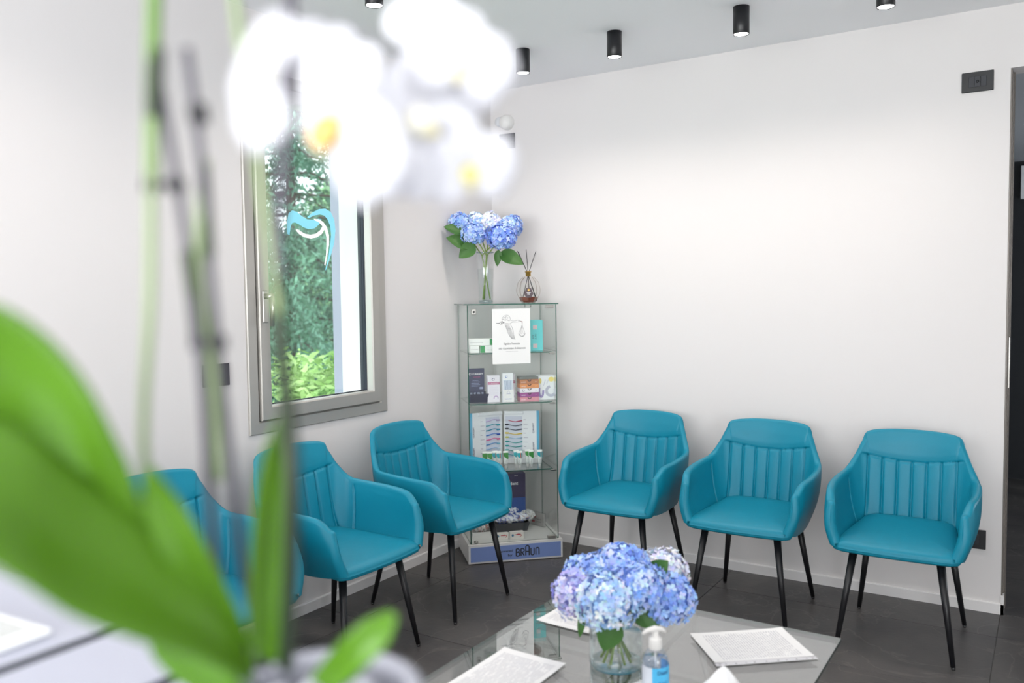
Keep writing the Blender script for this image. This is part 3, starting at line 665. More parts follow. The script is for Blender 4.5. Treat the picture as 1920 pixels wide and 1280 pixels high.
for k, (c, t_) in enumerate(stk):
    r = carton(nm[k], (.083, -.545, Z2+.001+.0245*k), .108, .075, .0237, c, 0, group='stacked small boxes')
    MB().ribbon([(.0+.009*cos(R(a)), .0235+.009*sin(R(a))) for a in range(180, 361, 30)], .0045, -.0375).build('thumb_notch', mat('print_2c2430', '2c2430', .5), r)
    mb = MB(); (mb.text(t_, -.034, .010, .026, .006, -.0375) if t_ else logoC(mb, -.036, .012, .005, .075)); mb.text('30', .036, .011, .006, .005, -.0375); mb.build('lettering', mat('white_ink', '') if t_ else mat('navy_ink', ''), r)
r = carton('grey lid tray on top of the coloured drawer boxes', (.083, -.54, Z2+.001+.0245*5), .106, .073, .014, '6d7370', 0, group='stacked small boxes')
def d5(r, w_, d, h):
    mb = MB(); mb.ribbon([(-.028+.012*cos(R(a))*1, .052+.034*sin(R(a))) for a in range(150, 390, 24)], .012, -d/2); mb.build('purple_shape', mat('print_9b8fc0', '9b8fc0', .5), r)
    MB().prism([(-.036+.009*cos(R(a)), .098+.016*sin(R(a))) for a in range(0, 360, 30)], -d/2-.0006, -d/2).build('x', M_paper, r) if False else None
    yb = MB(); yb.add([(-.033+.008*cos(R(a)), -d/2-.0006, .108+.015*sin(R(a))) for a in range(0, 360, 30)], [tuple(range(11, -1, -1))]); yb.add([(.030+.016*cos(R(a)), -d/2-.0006, .116+.014*sin(R(a))) for a in range(0, 360, 30)], [tuple(range(11, -1, -1))]); yb.build('yellow_spot', mat('print_e8d96a', 'ead979', .5), r)
    MB().ribbon([(.028+.026*cos(R(a)), .050+.026*sin(R(a))) for a in range(100, 400, 24)], .016, -d/2).ribbon([(-.014, .08), (-.004, .115), (.004, .09), (.02, .125)], .003, -d/2).build('grey_shape', mat('print_b9bccc', 'b9bccc', .5), r)
carton('white carton printed with purple and yellow rounded shapes', (.186, -.51, Z2+.001), .096, .08, .136, 'e9edf0', 0, d5, group=G1)
# shelf 3 toothbrush display
tb = sthing('toothbrush_display', 'open white display card holding a column of coloured toothbrushes', 'display', (-.02, -.42, Z3+.001))
ML = Matrix.Translation((-.012, .03, 0)) @ Matrix.Rotation(R(14), 4, 'Z'); MR = Matrix.Translation((-.008, .03, 0)) @ Matrix.Rotation(R(-14), 4, 'Z')
M_card = mat('display_white', 'f1f3f7', .45)
for sg, Mx in ((-1, ML), (1, MR)):
    x0, x1 = (-.205, -.004) if sg < 0 else (.004, .205); h = .30
    MB().box(x0, 0, 0, x1, .012, h, M=Mx, bev=.001).build('card_panel', M_card, tb)
    e0 = (x0-.001, x0+.014) if sg < 0 else (x1-.014, x1+.001)
    MB().box(e0[0], -.001, 0, e0[1], .013, h, M=Mx).build('blue_edge', mat('sky_blue_print', '62b4d8', .5), tb)
    wx = (-.108, -.022) if sg < 0 else (.012, .108)
    MB().box(wx[0], -.0012, .03, wx[1], 0, h-.03, M=Mx).build('recess', mat('recess_lilac', 'd5dae8', .5), tb)
    MB().box(x0+.05, -.012, h-.018, x1-.002 if sg < 0 else x1-.09, 0, h, M=Mx, bev=.002).build('shelf_ledge', M_card, tb) if sg < 0 else MB().box(.006, -.012, h-.018, .115, 0, h, M=Mx, bev=.002).build('shelf_ledge', M_card, tb)
    MB().box(x0+.02, -.014, 0, x1-.01, 0, .03, M=Mx, bev=.002).build('bottom_ledge', M_card, tb)
    cols = ['b9a8cf', '2aa2b4', '2290b0', '2a6fc4', 'd85a98', '4a8ccc', '8fb4dc', 'a9bfe0'] if sg < 0 else ['c8506e', '4c5468', '4c5468', 'e6c83a', 'a9c8e0', '1c9a98', '1c9a98', '28a39a', '2aa2b4', '28a39a']
    heads = ['b9a8cf', '2aa2b4', '2290b0', '1c4fb4', 'd84a88', '7cc4dc', 'c4dcec', 'c4d0e8'] if sg < 0 else ['d8dce8', '2c3040', '22242e', 'e6c83a', 'd9d45a', '1c9a98', '1c9a98', '28a39a', '28a39a', '28a39a']
    for k, (c, hc) in enumerate(zip(cols, heads)):
        z = h-.052-k*(.027 if sg < 0 else .0245); zz = [0, .001, .004, .006, .004, .002]
        xa, xb = wx; n = 6; pts = [(xa+(xb-xa)*i/5, -.006, z+(zz[i] if sg < 0 else -zz[i])*1.6) for i in range(n)]
        tbm = MB().tube(pts, [.0034, .0036, .0026, .0022, .002, .003] if sg < 0 else [.003, .002, .0022, .0026, .0036, .0034], 7, M=Mx)
        tbr = tbm.build('toothbrush', mat('brush_'+c, c, .3), tb)
        hx = pts[-1][0]-.010 if sg < 0 else pts[0][0]+.008; hz = pts[-1][2] if sg < 0 else pts[0][2]
        MB().box(hx-.010, -.012, hz-.004, hx+.010, -.004, hz+.004, M=Mx, bev=.001).build('bristle_head', mat('brush_'+hc, hc, .5), tbr)
    mb = MB()
    for k in range(8):
        z = h-.052-k*.026; a = -.14 if sg < 0 else .116; mb.box(a, -.0008, z, a+.024*(1 if k % 3 else .6), 0, z+.0022, M=Mx)
    mb.build('printed_names', mat('print_9a90a8', '9a90a8', .5), tb)
    mb = MB()
    for zc in ((.19, .075) if sg < 0 else (.20, .09)): mb.text('CURASEPT', -.183 if sg < 0 else .172, zc, .060, .009, 0, M=Mx, rot=R(90), bold=.02)
    mb.build('lettering', mat('navy_ink', ''), tb)
# tubes standing on their caps
def mktube(x, y, kind, lb):
    r = sthing('toothpaste_tube', lb, 'tube', (x, y, Z3+.001), random.uniform(-.1, .1), 'small tubes on the third shelf')
    MB().lathe([(0, 0), (.0075, 0), (.0075, .016), (.007, .018), (0, .018)], 14).build('cap', M_white, r)
    rs = []
    for z, a, b in ((.018, .009, .009), (.03, .0115, .0105), (.06, .0135, .008), (.09, .015, .003), (.098, .0155, .001)):
        rs.append([(a*cos(2*pi*k/16), b*sin(2*pi*k/16), z) for k in range(16)])
    tubm = MB().rings(rs, 0); bd = tubm.build('tube_body', mat('tube_white', 'f0f4f2', .35), r)
    if kind == 'g': MB().add([(-.0145, -.0052, .088), (.0145, -.0052, .088), (.0135, -.0092, .055), (.006, -.0096, .055), (-.0138, -.0084, .070)], [(0, 4, 3, 2, 1)]).build('green_print', mat('leaf_green_print', '3d8f3f', .5), bd)
    else:
        MB().add([(-.0145, -.0052, .086), (.004, -.0058, .086), (.004, -.0096, .058), (-.004, -.0098, .060), (-.0138, -.0084, .070)], [(0, 4, 3, 2, 1)]).add([(.009, -.0056, .086), (.0145, -.0052, .086), (.0135, -.0092, .056), (.009, -.0096, .058)], [(0, 3, 2, 1)]).build('teal_print', mat('teal_print', '27a7b4', .5), bd)
        MB().add([(.004, -.0060, .086), (.009, -.0058, .086), (.009, -.0098, .060), (.004, -.0098, .060)], [(0, 3, 2, 1)]).build('red_print', mat('red_print', 'd3705a', .5), bd)
    MB().box(-.001, -.0105, .026, .001, -.0098, .048).build('side_print', M_grey, bd)
for x, y, k, lb in [(-.165, -.53, 'g', 'leftmost tube with green print on the third shelf'), (-.140, -.54, 'g', 'second tube from left with green print'), (-.108, -.525, 't', 'third tube from left with teal print'), (-.088, -.54, 't', 'fourth tube from left with teal and red print'),
                    (-.050, -.545, 'g', 'tube with green print alone in the middle'), (.012, -.535, 't', 'teal printed tube half behind another one'), (.026, -.56, 't', 'front tube with teal and red print right of the middle'),
                    (.078, -.535, 'g', 'green printed tube half behind its neighbour'), (.092, -.56, 'g', 'front tube with a large green print'), (.142, -.56, 't', 'rightmost tube with teal and red print')]:
    mktube(x, y, k, lb)
# showcase floor
def d6(r, w_, d, h):
    p = patch(r, -w_/2+.001, .001, w_/2-.001, h*.55, '1f4f9c', d)
    MB().text('Oral dent', -.012, h*.82, .105, .020, -d/2, bold=.02).ribbon([(.02, h-.012), (.026, h-.012)], .004, -d/2).ribbon([(.031, h-.012), (.037, h-.012)], .004, -d/2).build('lettering', mat('white_ink', ''), r)
carton('tall dark purple and blue carton standing at the showcase bottom', (.025, -.30, .1075), .17, .08, .315, '332b55', 0, d6)
b = sthing('storage_tray', 'dark grey open tray holding crinkled plastic bags', 'tray', (-.005, -.375, .1075))
MB().rings([[(-.10, -.06, 0), (.10, -.06, 0), (.10, .05, 0), (-.10, .05, 0)], [(-.115, -.068, .05), (.115, -.068, .05), (.115, .058, .05), (-.115, .058, .05)], [(-.111, -.064, .05), (.111, -.064, .05), (.111, .054, .05), (-.111, .054, .05)], [(-.096, -.055, .006), (.096, -.055, .006), (.096, .046, .006), (-.096, .046, .006)]], smooth=False).build('tray_body', mat('charcoal_plastic', '33363c', .5), b)
def bag(label, loc, sx, sy, sz, seed, cols):
    rng = random.Random(seed); r = sthing('plastic_bag', label, 'bag', loc, 0, 'plastic bags in the showcase bottom'); n = 26; rs = []
    for i in range(n+1):
        row = []
        for j in range(18):
            a = 2*pi*j/18; t = i/n; e = sin(pi*t)**.5
            row.append((sx*(t-.5)*2*.5+rng.uniform(-.003, .003), cos(a)*sy*.5*e+rng.uniform(-.004, .004), sz*.5+sin(a)*sz*.5*e+rng.uniform(-.005, .005)))
        rs.append(row)
    rgb = [srgb(c) for c in cols]; mb = MB().rings(rs, smooth=False)
    mb.c = [rgb[int(rng.random()**1.5*len(rgb))] for _ in mb.v]
    mb.build('film', vcol('crinkled_film', .18), r)
def vcol(name, rough, sub=0):
    if name in MATS: return MATS[name]
    mt = mat(name, 'ffffff', rough); nt = mt.node_tree; a = nt.nodes.new('ShaderNodeAttribute'); a.attribute_name = 'tone'
    nt.links.new(a.outputs['Color'], nt.nodes['Principled BSDF'].inputs['Base Color'])
    if sub: nt.nodes['Principled BSDF'].inputs['Subsurface Weight'].default_value = sub; nt.nodes['Principled BSDF'].inputs['Subsurface Radius'].default_value = (.01, .01, .012)
    return mt
bag('crinkled clear bag of blue and white samples on the dark tray', (.005, -.385, .150), .24, .11, .055, 1, ['e8ecf4', 'c8d0e4', '5a6cc0', 'b48a7a', '3f58a8', 'f4f6fa'])
bag('blue and white striped sachets heaped behind on the dark tray', (-.01, -.33, .185), .16, .07, .045, 2, ['f2f4f8', '4458b4', 'dfe5f2', '2f4590'])
bag('clear crumpled plastic wrap at the right end of tray', (.115, -.36, .150), .09, .08, .06, 5, ['e2e4e6', 'c4c8c8', 'f6f6f6', 'b4b6ac'])
b = sthing('white_tray', 'white cardboard tray of wrapped samples at left of showcase floor', 'tray', (-.175, -.42, .1075))
MB().rings([[(-.055, -.055, 0), (.055, -.055, 0), (.055, .06, 0), (-.055, .06, 0)], [(-.058, -.058, .022), (.058, -.058, .022), (.058, .062, .022), (-.058, .062, .022)], [(-.055, -.055, .022), (.055, -.055, .022), (.055, .058, .022), (-.055, .058, .022)], [(-.053, -.053, .003), (.053, -.053, .003), (.053, .058, .003), (-.053, .058, .003)]], smooth=False).build('tray_body', M_white, b)
bag('wrapped silver and red samples in the white tray', (-.175, -.415, .113), .10, .09, .07, 3, ['d8d8da', 'a8a09c', 'c4504e', 'eeeeee', '8c8880'])
def d7(r, w_, d, h):
    MB().ribbon([(-.002, h*.66), (.010, h*.70), (.022, h*.62), (.026, h*.45), (.016, h*.30)], .0035, -d/2).ribbon([(-.010, h*.62), (.018, h*.60)], .004, -d/2).build('red_print', mat('red_print2', 'c8464e', .5), r)
    mb = MB(); mb.add([(-.025+.007*cos(R(a)), -d/2-.0006, h*.55+.007*sin(R(a))) for a in range(0, 360, 30)], [tuple(range(11, -1, -1))]); mb.build('blue_print', mat('blue_dot_print', '4a7ea0', .5), r)
carton('small white and red carton left of its twin on showcase floor', (-.080, -.562, .1075), .066, .022, .036, 'f0ebe6', 0, d7, group='small cartons on the showcase floor')
carton('small white and red carton right of its twin on showcase floor', (.000, -.575, .1075), .078, .024, .042, 'f0ebe6', .05, d7, group='small cartons on the showcase floor')
r = sthing('clear_case', 'clear plastic sample case leaning at right on the showcase floor', 'case', (.180, -.345, .1075), R(-60))
MB().box(-.062, -.010, 0, .062, .010, .082, bev=.002).build('case_shell', glass('clear_plastic', (.9, .9, .9), .08), r)
cc = MB().box(-.055, -.004, .006, .055, .004, .076).build('inner_card', mat('card_grey', 'c9c6c4', .5), r)
MB().ribbon([(-.03, .055), (-.022, .062), (-.015, .052), (-.022, .048)], .008, -.004).ribbon([(-.045, .02), (-.02, .025)], .01, -.004).build('red_print', mat('red_print2', ''), cc)
MB().text('Colgard', .004, .040, .055, .010, -.004).text('sample', .012, .024, .04, .008, -.004).build('lettering', M_ink, cc)

# ------------------------------------------------------------------ hydrangeas
G_vase = glass('vase_glass', (.985, .99, .99), .06, 0, 1.0)
G_water = glass('water', (.95, .975, .97), .02)
M_petal = vcol('hydrangea_petal', .6); M_stem = mat('green_stem', '7c9a3c', .5); M_lf = mat('hydrangea_leaf', '3c6b28', .5, bump=(60, .5, .003))
def petal4(mb, p, n, size, rng, col):
    a = n.orthogonal().normalized(); rot = rng.random()*pi; a = Matrix.Rotation(rot, 3, n) @ a; b = n.cross(a)
    for k in range(4):
        th = k*pi/2; d = a*cos(th)+b*sin(th); e = n.cross(d); c_ = tuple(max(0, min(1, x*(.88+.24*rng.random()))) for x in col[:3])+(1,)
        lift = n*size*(.12+.3*rng.random()); t1 = n*size*.12*rng.uniform(-1, 1)
        mb.add([p, p+d*size*.45-e*size*.42+t1+lift*.4, p+d*size*.95-e*size*.30+lift, p+d*size*1.02+lift*.7, p+d*size*.95+e*size*.30+lift, p+d*size*.45+e*size*.42-t1+lift*.4],
               [(0, 1, 2, 3), (0, 3, 4, 5)], 0, False, c_)
def leafshape(mb, base, tip, wd, nrm, curl=.15, n=8, mi=0):
    base, tip = Vector(base), Vector(tip); d = tip-base; L_ = d.length; e = d.cross(Vector(nrm)).normalized(); up = e.cross(d).normalized()
    rs = []
    for i in range(n+1):
        t = i/n; wv = wd*.5*(sin(pi*t**.75)**.8 if 0 < t < 1 else .02); c = base+d*t-up*L_*curl*t*t+up*L_*curl*.3*t
        z = (.0015*(1 if i % 2 else -1))
        rs.append([c-e*wv+up*wv*.25, c-e*wv*.5+up*(wv*.08+z), c-up*.0, c+e*wv*.5+up*(wv*.08+z), c+e*wv+up*wv*.25])
    mb.rings(rs, mi, True, closed=False)
PAL = {'blue': ('84a9ee', 'a5c1f6', 'c4d8fa'), 'pale': ('a4c6f2', 'c8def9', 'e6f0fc'), 'lilac': ('aab0ec', 'c8caf4', 'e0dff9'), 'white': ('ccd8f4', 'e4e9f9', 'f6f6fc'), 'deep': ('6d90e8', '93b0f2', 'b6ccf8')}
def hydrangea(label, head, rad, foot, via, pal, seed, group, leaves=(), nf=None):
    rng = random.Random(seed); head, foot = Vector(head), Vector(foot); r = thing('hydrangea', label, 'flower', foot, 0, group)
    h = head-foot; mb = MB(); cols = [srgb(c) for c in PAL[pal]]; nf = nf or int(230*(rad/.08)**2)
    ga = pi*(3-5**.5)
    for i in range(nf):
        y = 1-2*(i+.5)/nf
        if y < -.82: continue
        q = (1-y*y)**.5; n = Vector((q*cos(ga*i), q*sin(ga*i), y)); n = (n+Vector([rng.uniform(-.09, .09) for _ in range(3)])).normalized()
        lump = 1+.06*sin(5*n.x+seed)+.05*sin(6*n.y+2*seed)
        p = h+Vector((n.x, n.y, n.z*.88))*rad*lump*(.86+.12*rng.random()); c = cols[min(2, int(rng.random()*3))]
        nn = (n+Vector([rng.uniform(-.35, .35) for _ in range(3)])).normalized()
        petal4(mb, p, nn, .0125*(.85+.35*rng.random()), rng, c)
    mb.build('flower_head', M_petal, r, kind='stuff')
    core = MB(); cc = cols[0]
    core.rings([[tuple(h+Vector((sin(t)*cos(a), sin(t)*sin(a), cos(t)*.88))*rad*.78) for a in [2*pi*k/14 for k in range(14)]] for t in [.05+3.0*j/8 for j in range(9)]], col=cc)
    core.build('flower_core', M_petal, r)
    v = Vector(via)-foot
    MB().tube([(0, 0, 0), tuple(v*.5), tuple(v), tuple(v.lerp(h, .5)+Vector((0, 0, .0))), tuple(h)], [.0038, .0035, .0035, .0032, .003], 8).build('stem', M_stem, r)
    for (b_, t_, wd, nr) in leaves:
        lm = MB(); leafshape(lm, Vector(b_)-foot, Vector(t_)-foot, wd, nr); lm.build('leaf', M_lf, r)
# --- vase on the coffee table
TZ = .42
vx, vy = 1.888, -2.215
vz = thing('glass_vase', 'low round clear glass vase of blue hydrangeas on coffee table', 'vase', (vx, vy, TZ))
MB().lathe([(0, .001), (.070, .001), (.074, .006), (.076, .03), (.076, .15), (.0745, .152), (.073, .15), (.073, .03), (.071, .014), (.064, .011), (0, .011)], 48).build('vase_body', G_vase, vz)
MB().lathe([(.0755, .150), (.0762, .153), (.0740, .1535), (.0725, .150)], 48).lathe([(.066, .0005), (.073, .004), (.0755, .012), (.073, .014), (.066, .010)], 48).build('vase_rim', glass('thick_glass', (.72, .80, .80), .12), vz)
MB().lathe([(0, .012), (.0715, .014), (.0715, .095), (0, .095)], 40).build('water', G_water, vz)
cen = Vector((vx, vy, TZ))
def hp(px, py, d): return at(px, py, d)
D0 = (cen-Vector((CX, CY, CZ))).dot(CF)
T1 = 'hydrangeas in the low table vase'
heads = [(1086, 1112, -.02, .080, 'lilac', 'lilac blue hydrangea head at the left of the table vase'), (1137, 1125, -.085, .090, 'pale', 'palest hydrangea head low in front of the table vase'),
         (1168, 1068, .03, .086, 'blue', 'tallest blue hydrangea head at the top of the table bouquet'), (1195, 1098, -.06, .078, 'blue', 'blue hydrangea head in the front centre of the table bouquet'),
         (1240, 1075, .08, .082, 'white', 'whitish hydrangea head at the back right of table bouquet'), (1251, 1122, -.01, .084, 'blue', 'deep blue hydrangea head at the right of the table bouquet'),
         (1092, 1075, .09, .060, 'blue', 'small blue hydrangea head at the back left of table bouquet'), (1120, 1075, .02, .066, 'blue', 'blue hydrangea head behind the palest one on the table')]
for i, (px, py, dd, rad, pal, lb) in enumerate(heads):
    a = i*2.4; foot = cen+Vector((cos(a)*.045, sin(a)*.045, .016)); via = cen+Vector((-cos(a)*.03, -sin(a)*.03, .15))
    lv = []
    if i == 1: lv = [(hp(1150, 1160, D0-.09), hp(1133, 1222, D0-.10), .075, tuple(-CF))]
    if i == 0: lv = [(hp(1092, 1150, D0-.10), hp(1087, 1196, D0-.11), .022, tuple(-CF))]
    if i == 3: lv = [(hp(1188, 1128, D0-.04), hp(1236, 1180, D0-.07), .075, tuple(-CF+Vector((0, 0, .4))))]
    if i == 4: lv = [(hp(1222, 1075, D0-.0), hp(1252, 1052, D0-.02), .055, tuple(-CF+Vector((0, 0, .3))))]
    if i == 6: lv = [(hp(1092, 1074, D0+.02), hp(1080, 1054, D0+.02), .022, tuple(-CF))]
    hydrangea(lb, hp(px, py, D0+dd), rad, foot, via, pal, 40+i, T1, lv)
# --- vase on the showcase
ZC = ZT+.0025
vc = Vector((.232, -.362, ZC))
dv = (vc-Vector((CX, CY, CZ))).dot(CF); q = at(911, 566, dv); vc.x, vc.y = q.x, q.y
v2 = thing('glass_vase', 'tall clear glass vase of hydrangeas on top of the showcase', 'vase', vc)
MB().lathe([(0, .001), (.036, .001), (.040, .005), (.052, .285), (.051, .287), (.0495, .285), (.038, .02), (0, .018)], 40).build('vase_body', G_vase, v2)
MB().lathe([(.0512, .284), (.0522, .288), (.0500, .2885), (.0490, .284)], 40).lathe([(.034, .0005), (.0395, .004), (.041, .016), (.037, .019), (.03, .012)], 40).build('vase_rim', glass('thick_glass', ''), v2)
MB().lathe([(0, .02), (.0378, .022), (.0455, .195), (0, .195)], 32).build('water', G_water, v2)
T2 = 'hydrangeas in the tall vase on the showcase'
for i, (px, py, dd, rad, pal, lb) in enumerate([(862, 417, .02, .062, 'blue', 'small blue hydrangea head at the far left above the showcase'), (887, 438, -.04, .072, 'blue', 'light blue hydrangea head low left above the showcase'),
        (940, 444, -.06, .085, 'deep', 'large deep blue hydrangea head in the middle above the showcase'), (958, 424, .03, .072, 'blue', 'rounded blue hydrangea head at the right above the showcase'),
        (920, 418, .06, .070, 'white', 'pale hydrangea head at the top back above the showcase'), (893, 416, .07, .062, 'pale', 'pale hydrangea head behind at the left above the showcase')]):
    a = i*2.1+.4; foot = vc+Vector((cos(a)*.026, sin(a)*.026, .022)); via = vc+Vector((-cos(a)*.018, -sin(a)*.018, .27)); lv = []
    if i == 0: lv = [(at(868, 436, dv-.02), at(833, 423, dv-.05), .075, tuple(-CF+Vector((0, 0, .6)))), (at(886, 462, dv-.03), at(838, 443, dv-.06), .10, tuple(-CF+Vector((.0, 0, .5))))]
    if i == 1: lv = [(at(890, 458, dv-.05), at(861, 483, dv-.07), .085, tuple(-CF))]
    if i == 2: lv = [(at(935, 468, dv-.03), at(932, 499, dv-.03), .045, tuple(-CF))]
    if i == 3: lv = [(at(936, 474, dv-.02), at(981, 493, dv-.05), .095, tuple(-CF+Vector((0, 0, .5))))]
    hydrangea(lb, at(px, py, dv+dd), rad, foot, via, pal, 60+i, T2, lv)
# --- reed diffuser
dp = at(991, 567, dv+.05); dp.z = ZC
rd = thing('reed_diffuser', 'round glass reed diffuser with amber liquid and black sticks', 'diffuser', dp, R(30))
prof = [(.034, 0), (.046, .010), (.066, .055), (.068, .075), (.058, .118), (.030, .148), (.013, .156), (.012, .170)]
MB().lathe(prof, 8, smooth=False, cap=(True, False)).build('bottle', glass('diffuser_glass', (.97, .96, .95), .07), rd)
em = MB()
for k in range(8):
    a = 2*pi*k/8; em.tube([(r_*cos(a), r_*sin(a), z_) for r_, z_ in prof[:6]], .0009, 5)
em.build('facet_edges', mat('smoky_edge', '8a7a6c', .2), rd)
MB().lathe([(.033, .002), (.0445, .011), (.0530, .034), (0, .034)], 8, smooth=False, cap=(True, False)).build('liquid', mat('amber_liquid', '7a3a26', .2), rd)
MB().lathe([(.013, .152), (.015, .154), (.015, .172), (.019, .176), (.019, .180), (.008, .181), (0, .181)], 20).build('collar', mat('brass', 'b08d4a', .3, metal=.9), rd)
for k, (dx, dy, hh) in enumerate([(-.060, .0, .295), (-.010, .01, .305), (.045, -.01, .292), (-.055, .012, .290)]):
    MB().tube([(-dx*.8, -dy, .012), (dx*.05, 0, .17), (dx, dy, hh)], .0022, 6, M=Matrix.Rotation(R(-30)+YAW, 4, 'Z')).build('reed', M_black, rd)
lbm = Matrix.Rotation(R(-30)+YAW, 4, 'Z')
lab = MB().add([(x, -.070, z) for x, z in [(-.014, .030), (.014, .030), (.027, .052), (.014, .084), (-.014, .084), (-.027, .052)]]+[(x, -.066, z) for x, z in [(-.014, .030), (.014, .030), (.027, .052), (.014, .084), (-.014, .084), (-.027, .052)]], [(0, 1, 2, 3, 4, 5), (0, 6, 7, 1), (1, 7, 8, 2), (2, 8, 9, 3), (3, 9, 10, 4), (4, 10, 11, 5), (5, 11, 6, 0)], M=lbm).build('label', mat('plum_label', '43333a', .4), rd)
MB().box(-.005, -.0706, .068, .005, -.070, .078, M=lbm).build('gold_emblem', mat('brass', ''), lab)
MB().ribbon([(-.012, .057), (.012, .057)], .003, -.070, M=lbm).ribbon([(-.008, .050), (.008, .050)], .002, -.070, M=lbm).build('label_print', mat('white_ink', ''), lab)

# ------------------------------------------------------------------ glass coffee table
tx0, tx1, ty0, ty1 = 1.472, 2.390, -2.620, -1.702
ct = thing('coffee_table', 'square glass coffee table with grey steel rods underneath', 'table', ((tx0+tx1)/2, (ty0+ty1)/2, 0))
hx, hy = (tx1-tx0)/2, (ty1-ty0)/2
MB().prism([(-hx, -hy), (hx, -hy), (hx, hy), (-hx, hy)], TZ-.010, TZ, 0, 1).build('glass_top', [glass('table_glass', (.93, .95, .94), .14, 0, 1.8), mat('dark_glass_edge', '27443f', .12, spec=.8)], ct)
M_bar = mat('grey_steel', '6f6f70', .35, metal=.8)
MB().box(-.012, -hy+.01, TZ-.024, .012, hy-.01, TZ-.0105).build('cross_bar', M_bar, ct)
MB().box(-hx+.01, -.012, TZ-.024, hx-.01, .012, TZ-.0105).build('cross_bar', M_bar, ct)
for a, b in (((0, hy-.02), (.10, hy-.03)), ((-hx+.02, 0), (-hx+.05, .03)), ((0, -hy+.02), (-.10, -hy+.03)), ((hx-.02, 0), (hx-.05, -.03)), ((-hx+.02, 0), (.0, .22)), ((hx-.02, 0), (0, -.22)), ((0, hy-.02), (-.3, .1)), ((0, -hy+.02), (.3, -.1))):
    MB().tube([(a[0], a[1], TZ-.024), (b[0], b[1], .006)], .010, 10).build('leg', M_bar, ct)
def papermat():
    mt = bpy.data.materials.new('printed_page'); mt.use_nodes = True; nt = mt.node_tree; N = nt.nodes; L = nt.links; b = N['Principled BSDF']; b.inputs['Roughness'].default_value = .8
    tc = N.new('ShaderNodeTexCoord'); sp = N.new('ShaderNodeSeparateXYZ'); L.new(tc.outputs['Object'], sp.inputs[0])
    w_ = N.new('ShaderNodeMath'); w_.operation = 'MULTIPLY'; w_.inputs[1].default_value = 125; L.new(sp.outputs['Y'], w_.inputs[0])
    fr = N.new('ShaderNodeMath'); fr.operation = 'FRACT'; L.new(w_.outputs[0], fr.inputs[0])
    gt = N.new('ShaderNodeMath'); gt.operation = 'GREATER_THAN'; gt.inputs[1].default_value = .62; L.new(fr.outputs[0], gt.inputs[0])
    n = N.new('ShaderNodeTexNoise'); n.inputs['Scale'].default_value = 1; n.inputs['Detail'].default_value = 2
    mp = N.new('ShaderNodeMapping'); mp.inputs['Scale'].default_value = (150, 30, 1); L.new(tc.outputs['Object'], mp.inputs[0]); L.new(mp.outputs[0], n.inputs['Vector'])
    g2 = N.new('ShaderNodeMath'); g2.operation = 'GREATER_THAN'; g2.inputs[1].default_value = .42; L.new(n.outputs[0], g2.inputs[0])
    def band(sock, lo, hi):
        a = N.new('ShaderNodeMath'); a.operation = 'GREATER_THAN'; a.inputs[1].default_value = lo; L.new(sock, a.inputs[0])
        c = N.new('ShaderNodeMath'); c.operation = 'LESS_THAN'; c.inputs[1].default_value = hi; L.new(sock, c.inputs[0])
        d = N.new('ShaderNodeMath'); d.operation = 'MULTIPLY'; L.new(a.outputs[0], d.inputs[0]); L.new(c.outputs[0], d.inputs[1]); return d
    bx, by = band(sp.outputs['X'], -.088, .088), band(sp.outputs['Y'], -.120, .125); o_ = gt
    for q in (g2, bx, by):
        d = N.new('ShaderNodeMath'); d.operation = 'MULTIPLY'; L.new(o_.outputs[0], d.inputs[0]); L.new(q.outputs[0], d.inputs[1]); o_ = d
    mx = N.new('ShaderNodeMixRGB'); mx.inputs[1].default_value = srgb('e9e9e9'); mx.inputs[2].default_value = srgb('b8b8be'); L.new(o_.outputs[0], mx.inputs[0]); L.new(mx.outputs[0], b.inputs['Base Color'])
    return mt
M_page = papermat()
def sheetp(label, cx, cy, rot, z=TZ+.0015, w_=.21, h=.297, name='paper_sheet', mt=None, curl=.004):
    r = thing(name, label, 'paper', (cx, cy, z), rot, 'papers on the coffee table'); mb = MB(); n = 8; vs = []; fs = []
    for k in range(2):
        for j in range(n+1):
            for i in range(n+1):
                u, v = i/n-.5, j/n-.5; vs.append((u*w_, v*h, curl*(abs(u*2)**6+abs(v*2)**6)*.5+(.0004 if k == 0 else -.0004)))
    m_ = (n+1)**2
    for j in range(n):
        for i in range(n):
            a = j*(n+1)+i; fs.append((a, a+1, a+n+2, a+n+1)); fs.append((m_+a+n+1, m_+a+n+2, m_+a+1, m_+a))
    mb.add(vs, fs, 0, True); mb.build('sheet', mt or M_page, r); return r
sheetp('white printed page at the left of the coffee table', 1.660, -2.437, R(-1))
sheetp('white printed page lying behind the low vase', 1.642, -1.915, R(-3))
ps = sheetp('white pages in a clear punched sleeve at the right of the table', 2.172, -1.896, R(-50), mt=M_page)
r = ps
sl = MB(); 
sl.box(.104, -.150, .0012, .122, .150, .0016).build('punched_strip', mat('sleeve_strip', 'e6e6e8', .3), r)
hm = MB()
for k, yv in enumerate([-.138, -.12, -.09, -.06, -.035, 0, .035, .06, .09, .12, .138]):
    hm.lathe([(0, 0), (.0022 if k % 2 else .003, 0), (.0022 if k % 2 else .003, .0005), (0, .0005)], 10, center=(.114, yv), M=Matrix.Translation((0, 0, .0014)))
hm.build('punch_holes', mat('hole_grey', '77777c', .6), r)
MB().box(.100, -.152, .0030, .124, .152, .0032).build('clear_sleeve', glass('clear_film', (.97, .97, .98), .08, .1), r)
sheetp('blank white sheet under the hand sanitiser bottle', 2.05, -2.42, R(-20), mt=M_paper)
